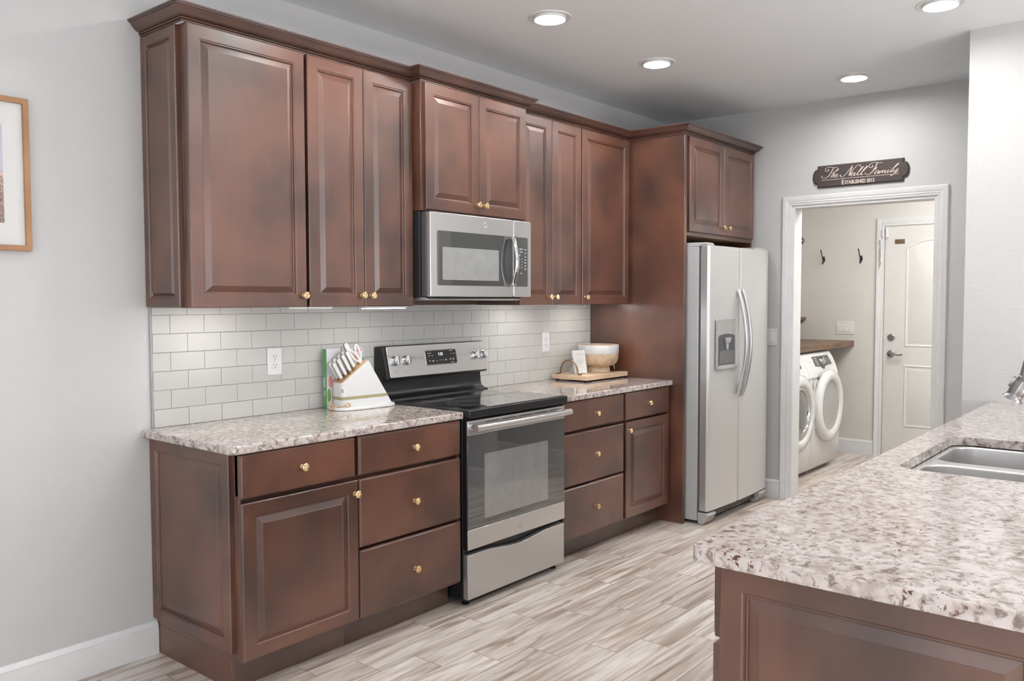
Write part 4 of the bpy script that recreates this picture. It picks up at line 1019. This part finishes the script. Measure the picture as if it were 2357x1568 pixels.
# front row, from the bottom of the slope up, then the row behind it
rows = [('lowest', .020), ('second lowest', .050), ('third', .080), ('fourth', .108)]
for nm, s in rows:
    knife('white-handled steak knife, %s of the front row in the knife block' % nm, s, -.024, .100, .0094)
for nm, s in rows:
    knife('white-handled steak knife, %s of the back row in the knife block' % nm, s - .003, .004, .102, .0094)
knife('white-handled utility knife just below the largest knife in the block', .124, .004 + .012, .112, .0102)
knife('largest white-handled knife standing highest in the block', .134, -.004, .128, .0122)
k = thing('kitchen_shears', 'white-handled kitchen shears standing at the top of the knife block', 'scissors', tuple(TB @ top_pt(.160, -.012, .003)), ang)
def SH(u, v, d): return tuple(sl * u + nr * v + Vector((0, d, 0)))
for sgn in (-1, 1):
    bm = BM(); P = []
    for i in range(24):
        q = 2 * PI * i / 24
        u, v = .0125 * math.cos(q), .036 * math.sin(q) * (1 + .12 * math.cos(q)); P.append(SH(-.001 + sgn * .0150 + u * 1.0 + v * .22 * sgn, .050 + v, sgn * .003))
    tube(bm, P, .0056, 10, closed=True); obj('handle_loop', bm, hdl_white, k, local=True, smooth=60)
bm = BM(); prism(bm, [(-.010, .0), (.010, .0), (.013, .020), (-.013, .020)], -.005, .005, SH); obj('neck', bm, hdl_white, k, local=True, bevel=.002)

# ------------------------------------------------------------------ tray with bowl and cards
t = thing('serving_tray', 'pale wooden tray with two bronze loop handles at the right end of the counter', 'tray', (2.85, -.17, .9142))
TX0_, TX1_, TY0_, TY1_ = 2.628, 3.101, -.306, -.034
bm = BM(); box(bm, TX0_, TX1_, TY0_, TY1_, .925, .9535); tr = obj('board', bm, M['maple'], t, bevel=.002)
for x in (TX0_ + .03, TX1_ - .03):
    for y in (TY0_ + .025, TY1_ - .025):
        bm = BM(); lathe(bm, [(.011, 0), (.012, .0105)], (x, y, .9144), (0, 0, 1), 14); obj('foot', bm, M['black_matte'], t)
for x in (TX0_ + .034, TX1_ - .013):
    bm = BM(); P = [(x, -.240, .9555), (x, -.222, .956)]
    for i in range(13): a = R(180 * i / 12); P.append((x, -.145 - .066 * math.cos(a), .960 + .086 * math.sin(a) ** .9))
    P += [(x, -.068, .956), (x, -.050, .9555)]
    P = [P[0], P[1]] + P[2:-2] + P[-2:]
    tube(bm, P, .0058, 8, sx=1.4, sy=.9); obj('handle', bm, M['bronze'], t, smooth=50)
t = thing('footed_bowl', 'footed wooden bowl with a white rim band, standing on the tray', 'bowl', (2.948, -.176, .9535))
bx_, by_ = 2.948, -.176
bm = BM(); prof = [(.060, .0005), (.077, .001), (.076, .028), (.071, .034), (.074, .040), (.098, .046), (.115, .058), (.126, .075), (.1315, .098), (.1325, .124), (.123, .124), (.116, .090), (.098, .065), (.06, .052), (0, .050)]
lathe(bm, prof, (bx_, by_, .9535), (0, 0, 1), 56, caps=False); bw = obj('bowl_body', bm, M['mango'], t, smooth=40)
bm = BM(); lathe(bm, [(.1325, .1238), (.1340, .126), (.1345, .176), (.1335, .180), (.128, .180), (.1262, .176), (.1240, .1238)], (bx_, by_, .9535), (0, 0, 1), 56, caps=False); obj('rim_band', bm, plain('white_glaze', (.80, .79, .78), .25, var=.01), t, smooth=40)
bm = BM(); lathe(bm, [(.1262, .179), (.1235, .1235), (.119, .100)], (bx_, by_, .9535), (0, 0, 1), 56, caps=False); obj('bowl_lining', bm, M['mango'], bw, smooth=40)
t = thing('card_display', 'stack of white printed cards in a clear stand on the tray', 'card stand', (2.752, -.170, .9535), R(-17))
lean = R(11)
def CD(u, v, d): return (u, -d * math.cos(lean) + v * math.sin(lean), .002 + v * math.cos(lean) + d * math.sin(lean))
bm = BM(); prism(bm, rrect(.098, .148, .002, 2), .000, .010, lambda u, v, d: CD(u, v + .0745, d)); cd = obj('cards', bm, plain('white_card_stock', (.80, .80, .79), .5, var=.01), t, local=True)
ac = NT('clear_acrylic'); ac.p.inputs['Transmission Weight'].default_value = 1.0; ac.set(color=(.9, .92, .92), rough=.05); ac.p.inputs['Transmission Weight'].default_value = 0.0; ac.p.inputs['Alpha'].default_value = .18
bm = BM(); prism(bm, rrect(.106, .150, .003, 2), -.004, -.0015, lambda u, v, d: CD(u, v + .076, d)); pass
prism(bm, [(0, 0), (.050, 0), (.004, .11)], -.053, -.050, lambda y, z, d: (d, y + .006, z + .001)); obj('clear_stand', bm, ac.m, t, local=True)
bm = text_mesh('DEVOTION', .0125, lambda x, y, z: CD(x, y + .119, .0104 + z), sx=.95)
obj('heading', bm, plain('tan_print', (.62, .52, .42), .6), cd, local=True, smooth=0)
bm = BM()
for v, w in ((.098, .020), (.085, .052), (.076, .056), (.067, .054), (.058, .034), (.044, .020)):
    prism(bm, [(-w / 2, v), (w / 2, v), (w / 2, v + .0018), (-w / 2, v + .0018)], .0102, .0105, CD)
obj('printed_lines', bm, M['plastic_grey'], cd, local=True, smooth=0)

# ------------------------------------------------------------------ laundry room
def laundry_machine(name, label, x0, x1, washer):
    t = thing(name, label, name, ((x0 + x1) / 2, -.40, 0))
    FP = [(-.775, .030), (-.800, .060), (-.818, .20), (-.826, .45), (-.820, .68), (-.806, .80), (-.786, .865), (-.755, .935), (-.728, .975), (-.705, .986), (-.06, .986), (-.06, .030)]
    bm = BM(); prism(bm, FP, x0, x1, lambda y, z, d: (d, y, z)); b = obj('body', bm, M['appliance_white'], t, smooth=35, bevel=.012, seg=3)
    for x in (x0 + .06, x1 - .06):
        for y in (-.70, -.14):
            bm = BM(); lathe(bm, [(.022, 0), (.022, .012), (.010, .014), (.010, .034)], (x, y, 0), (0, 0, 1), 14); obj('foot', bm, M['black'], t)
    # sloping control strip between (-.786,.865) and (-.728,.975)
    q0 = Vector((0, -.786, .868)); q1 = Vector((0, -.728, .975)); uu = (q1 - q0).normalized(); n2 = Vector((0, -uu.z, uu.y))
    if n2.y > 0: n2 = -n2
    def CPf(u, v, d): return tuple(Vector((u, 0, 0)) + q0 + uu * v + n2 * (d + .002))
    cx = (x0 + x1) / 2 + (.01 if not washer else 0)
    pl = [(cx - .165, .012), (cx - .05, .004), (cx, -.020), (cx + .05, .002), (cx + .215, .010), (cx + .205, .094), (cx - .165, .094)]
    bm = BM(); prism(bm, pl, -.001, .0045, CPf); cp = obj('control_panel', bm, M['plastic_dark'], t, bevel=.002)
    bm = BM(); o = Vector(CPf(cx, .045, .004)); lathe(bm, [(.034, 0), (.036, .006), (.031, .010), (.027, .030), (0, .032)], o, n2, 28); obj('dial', bm, M['chrome'], cp, smooth=40)
    bm = BM()
    for i in range(4): prism(bm, [(cx - .125, .022 + i * .018), (cx - .085, .022 + i * .018), (cx - .085, .026 + i * .018), (cx - .125, .026 + i * .018)], .0046, .005, CPf)
    for i in range(6): prism(bm, [(cx + .055 + i * .022, .055), (cx + .067 + i * .022, .055), (cx + .067 + i * .022, .058), (cx + .055 + i * .022, .058)], .0046, .005, CPf)
    obj('key_marks', bm, M['mark_white'], cp, smooth=0)
    bm = BM(); prism(bm, [(x0 + .06, .045), (x0 + .125, .045), (x0 + .125, .055), (x0 + .06, .055)], -.001, .0010, CPf); obj('brand_plate', bm, M['plastic_grey'], t, smooth=0)
    dc = ((x0 + x1) / 2, -.826, .545); ax = (0, -1, 0)
    bm = BM(); lathe(bm, [(.292, -.004), (.300, .010), (.297, .030), (.282, .044), (.245, .050), (.212, .044), (.203, .030)], dc, ax, 64, caps=False); dr = obj('door', bm, M['appliance_white'], t, smooth=60)
    if washer:
        bm = BM(); lathe(bm, [(.206, .034), (.200, .040), (.186, .038), (.180, .020)], dc, ax, 64, caps=False); obj('chrome_ring', bm, M['chrome'], dr, smooth=60)
        bm = BM(); lathe(bm, [(.184, .022), (.15, .036), (.09, .046), (0, .050)], dc, ax, 48, caps=False); obj('glass', bm, M['grey_glass'], dr, smooth=60)
    else:
        bm = BM(); lathe(bm, [(.205, .031), (.195, .026), (.15, .022), (.08, .020), (0, .020)], dc, ax, 48, caps=False); obj('glass', bm, plain('frosted_grey_glass', (.40, .40, .39), .18, coat=.4), dr, smooth=60)
    bm = BM(); box(bm, x0 + .012, x1 - .012, -.8215, -.70, .792, .794); obj('panel_seam', bm, M['plastic_grey'], t, smooth=0)
    bm = BM(); prism(bm, rrect(.022, .070, .003), 0, .001, lambda u, v, d: (x0 + .035 + u, -.8245 - d, .735 + v)); obj('rating_sticker', bm, M['plastic_grey'], t, smooth=0)
laundry_machine('dryer', 'white front-loading dryer with a frosted round door, right of the pair under the wooden counter', 5.050, 5.715, False)
laundry_machine('washer', 'white front-loading washer with a chrome-ringed glass door, mostly hidden by the doorway', 4.375, 5.040, True)
t = thing('laundry_counter', 'thick brown wooden counter over the washer and dryer', 'counter', (5.3, -.35, 1.0))
bm = BM(); box(bm, XD + .132, XF - .001, -.742, .058, .996, 1.046); obj('counter_top', bm, M['walnut'], t, bevel=.003)
t = thing('wall_shelf', 'brown wooden wall shelf on a cleat above the laundry counter', 'shelf', (5.3, -.10, 1.24))
bm = BM(); box(bm, XD + .132, XF - .001, -.292, .058, 1.232, 1.256); obj('shelf_board', bm, M['walnut'], t, bevel=.002)
bm = BM(); box(bm, XF - .022, XF - .001, -.250, .058, 1.196, 1.2318); obj('cleat', bm, M['walnut'], t, bevel=.001)
t = thing('closet_rod', 'white round closet rod fixed to the laundry wall', 'rod', (XF - .4, -.235, 1.985))
bm = BM(); lathe(bm, [(.016, 0), (.016, 1.25)], (XF - .002, -.235, 1.985), (-1, 0, 0), 20); obj('rod', bm, M['trim'], t)
bm = BM(); lathe(bm, [(.032, 0), (.032, .003), (.022, .006), (.020, .022)], (XF - .0005, -.235, 1.985), (-1, 0, 0), 24); obj('flange', bm, M['nickel'], t)
def hook(label, cy, cz):
    t = thing('coat_hook', label, 'hook', (XF, cy, cz), group=None)
    F = fxp(XF)
    bm = BM(); prism(bm, oval(cy, cz, .013, .030, 0, 20), .0005, .006, F); obj('back_plate', bm, M['black'], t, bevel=.002)
    bm = BM(); P = [(XF - .005, cy, cz), (XF - .022, cy + .002, cz + .006), (XF - .040, cy + .004, cz + .030), (XF - .052, cy + .006, cz + .062), (XF - .062, cy + .008, cz + .082)]
    tube(bm, [tuple(p) for p in smooth_path(P, 4)], .0045, 10); lathe(bm, [(0, -.007), (.006, -.004), (.007, 0), (.006, .004), (0, .007)], P[-1], (0, 0, 1), 12); obj('upper_prong', bm, M['black'], t, smooth=60)
    bm = BM(); P = [(XF - .005, cy, cz - .012), (XF - .016, cy, cz - .034), (XF - .030, cy, cz - .044), (XF - .040, cy, cz - .036), (XF - .043, cy, cz - .024)]
    tube(bm, [tuple(p) for p in smooth_path(P, 4)], .0042, 10); obj('lower_prong', bm, M['black'], t, smooth=60)
hook('dark double coat hook on the laundry wall, left one near the doorway edge', -.452, 1.800)
hook('dark double coat hook on the laundry wall, right one beside the white door', -.792, 1.797)

# white exterior door in the laundry
EY0, EY1, EZ = -.996, -1.810, 2.080
d2 = bpy.data.objects.new('door_2', None); COL.objects.link(d2); d2['kind'] = 'structure'; d2.location = (XF, -1.40, 0); WM[d2] = Matrix.Translation((XF, -1.40, 0))
casing('casing', XF, EY0 + .006, EY1 - .006, EZ + .006, d2)
bm = BM(); box(bm, XF - .012, XF - .0005, EY0, EY0 + .006, .0, EZ + .006); box(bm, XF - .012, XF - .0005, EY1, EY0, EZ, EZ + .006); obj('jamb', bm, M['trim'], d2)
bm = BM(); box(bm, XF - .010, XF - .001, EY1, EY0 - .004, .008, EZ - .005); sl2 = obj('door_slab', bm, M['door_white'], d2, bevel=.0015)
def moulded(outl, k):
    """raised moulding ring and panel; outl(i) -> outline inset by i"""
    bm = BM(); F = fxp(XF - .010)
    rings = [[F(y, z, d) for y, z in outl(i)] for i, d in ((0, 0), (.004, .0035), (.012, .0055), (.018, .0030), (.022, .0004), (.030, .0004), (.046, .0045), (.048, .0050))]
    loops(bm, rings); obj('raised_panel', bm, M['door_white'], sl2, smooth=18)
py0, py1 = -1.176, -1.630
def rect_out(z0, z1): return lambda i: [(py0 - i, z0 + i), (py1 + i, z0 + i), (py1 + i, z1 - i), (py0 - i, z1 - i)]
moulded(rect_out(.285, .842), 0)
def arch_out(i):
    pts = [(py1 + i, 1.002 + i)]; pts = [(py0 - i, 1.002 + i), (py1 + i, 1.002 + i)]
    c = (py0 + py1) / 2; hw = (py0 - py1) / 2; Rr = (hw ** 2 + .075 ** 2) / (2 * .075); cz = 1.880 + .075 - Rr
    for j in range(17):
        y = (py1 + i) + (2 * hw - 2 * i) * j / 16; pts.append((y, cz + math.sqrt((Rr - i) ** 2 - (y - c) ** 2)))
    return pts
moulded(arch_out, 1)
bm = BM(); lathe(bm, [(.032, 0), (.032, .005), (.026, .009), (0, .010)], (XF - .010, -1.066, 1.083), (-1, 0, 0), 28); prism(bm, rrect(.008, .030, .003), .010, .026, lambda u, v, d: (XF - .010 - d, -1.066 + u, 1.083 + v)); obj('deadbolt', bm, M['nickel'], d2)
bm = BM(); lathe(bm, [(.032, 0), (.032, .006), (.025, .012), (.012, .014), (.012, .045), (0, .046)], (XF - .010, -1.066, .938), (-1, 0, 0), 28)
tube(bm, [tuple(p) for p in smooth_path([(XF - .050, -1.062, .938), (XF - .056, -1.085, .940), (XF - .054, -1.120, .932), (XF - .052, -1.150, .930), (XF - .052, -1.172, .936)], 4)], .0078, 12); obj('lever_handle', bm, M['nickel'], d2, smooth=40)
bm = BM(); box(bm, XF - .014, XF - .0102, -1.166, -1.082, 1.917, 1.957); box(bm, XF - .020, XF - .014, -1.158, -1.090, 1.935, 1.950); obj('bronze_door_plate', bm, M['bronze'], d2, bevel=.001)
bm = BM(); box(bm, XF - .034, XF - .0102, -1.030, -1.008, 1.975, 2.062); obj('contact_sensor', bm, M['plastic_white'], d2, bevel=.002)
bm = BM(); box(bm, XF - .034, XF - .020, -.992, -.976, 1.985, 2.060); obj('sensor_magnet', bm, M['plastic_white'], d2, bevel=.002)
t = thing('hanging_chain', 'short silver chain hanging on the left casing of the white laundry door', 'chain', (XF - .025, -.962, 1.95))
bm = BM(); zc = 1.948
for i in range(24):
    o = (XF - .026, -.962 + .003 * math.sin(i * .9), zc - i * .0105); a = i * 1.1
    P = [(o[0] + .006 * math.cos(2 * PI * j / 12) * math.cos(a), o[1] + .006 * math.cos(2 * PI * j / 12) * math.sin(a), o[2] + .0085 * math.sin(2 * PI * j / 12)) for j in range(12)]
    tube(bm, P, .0018, 6, closed=True)
obj('chain_links', bm, M['chrome'], t, smooth=60)
bm = BM(); box(bm, XF - .030, XF - .019, -.968, -.950, 1.950, 1.964); obj('bracket', bm, M['plastic_white'], t)
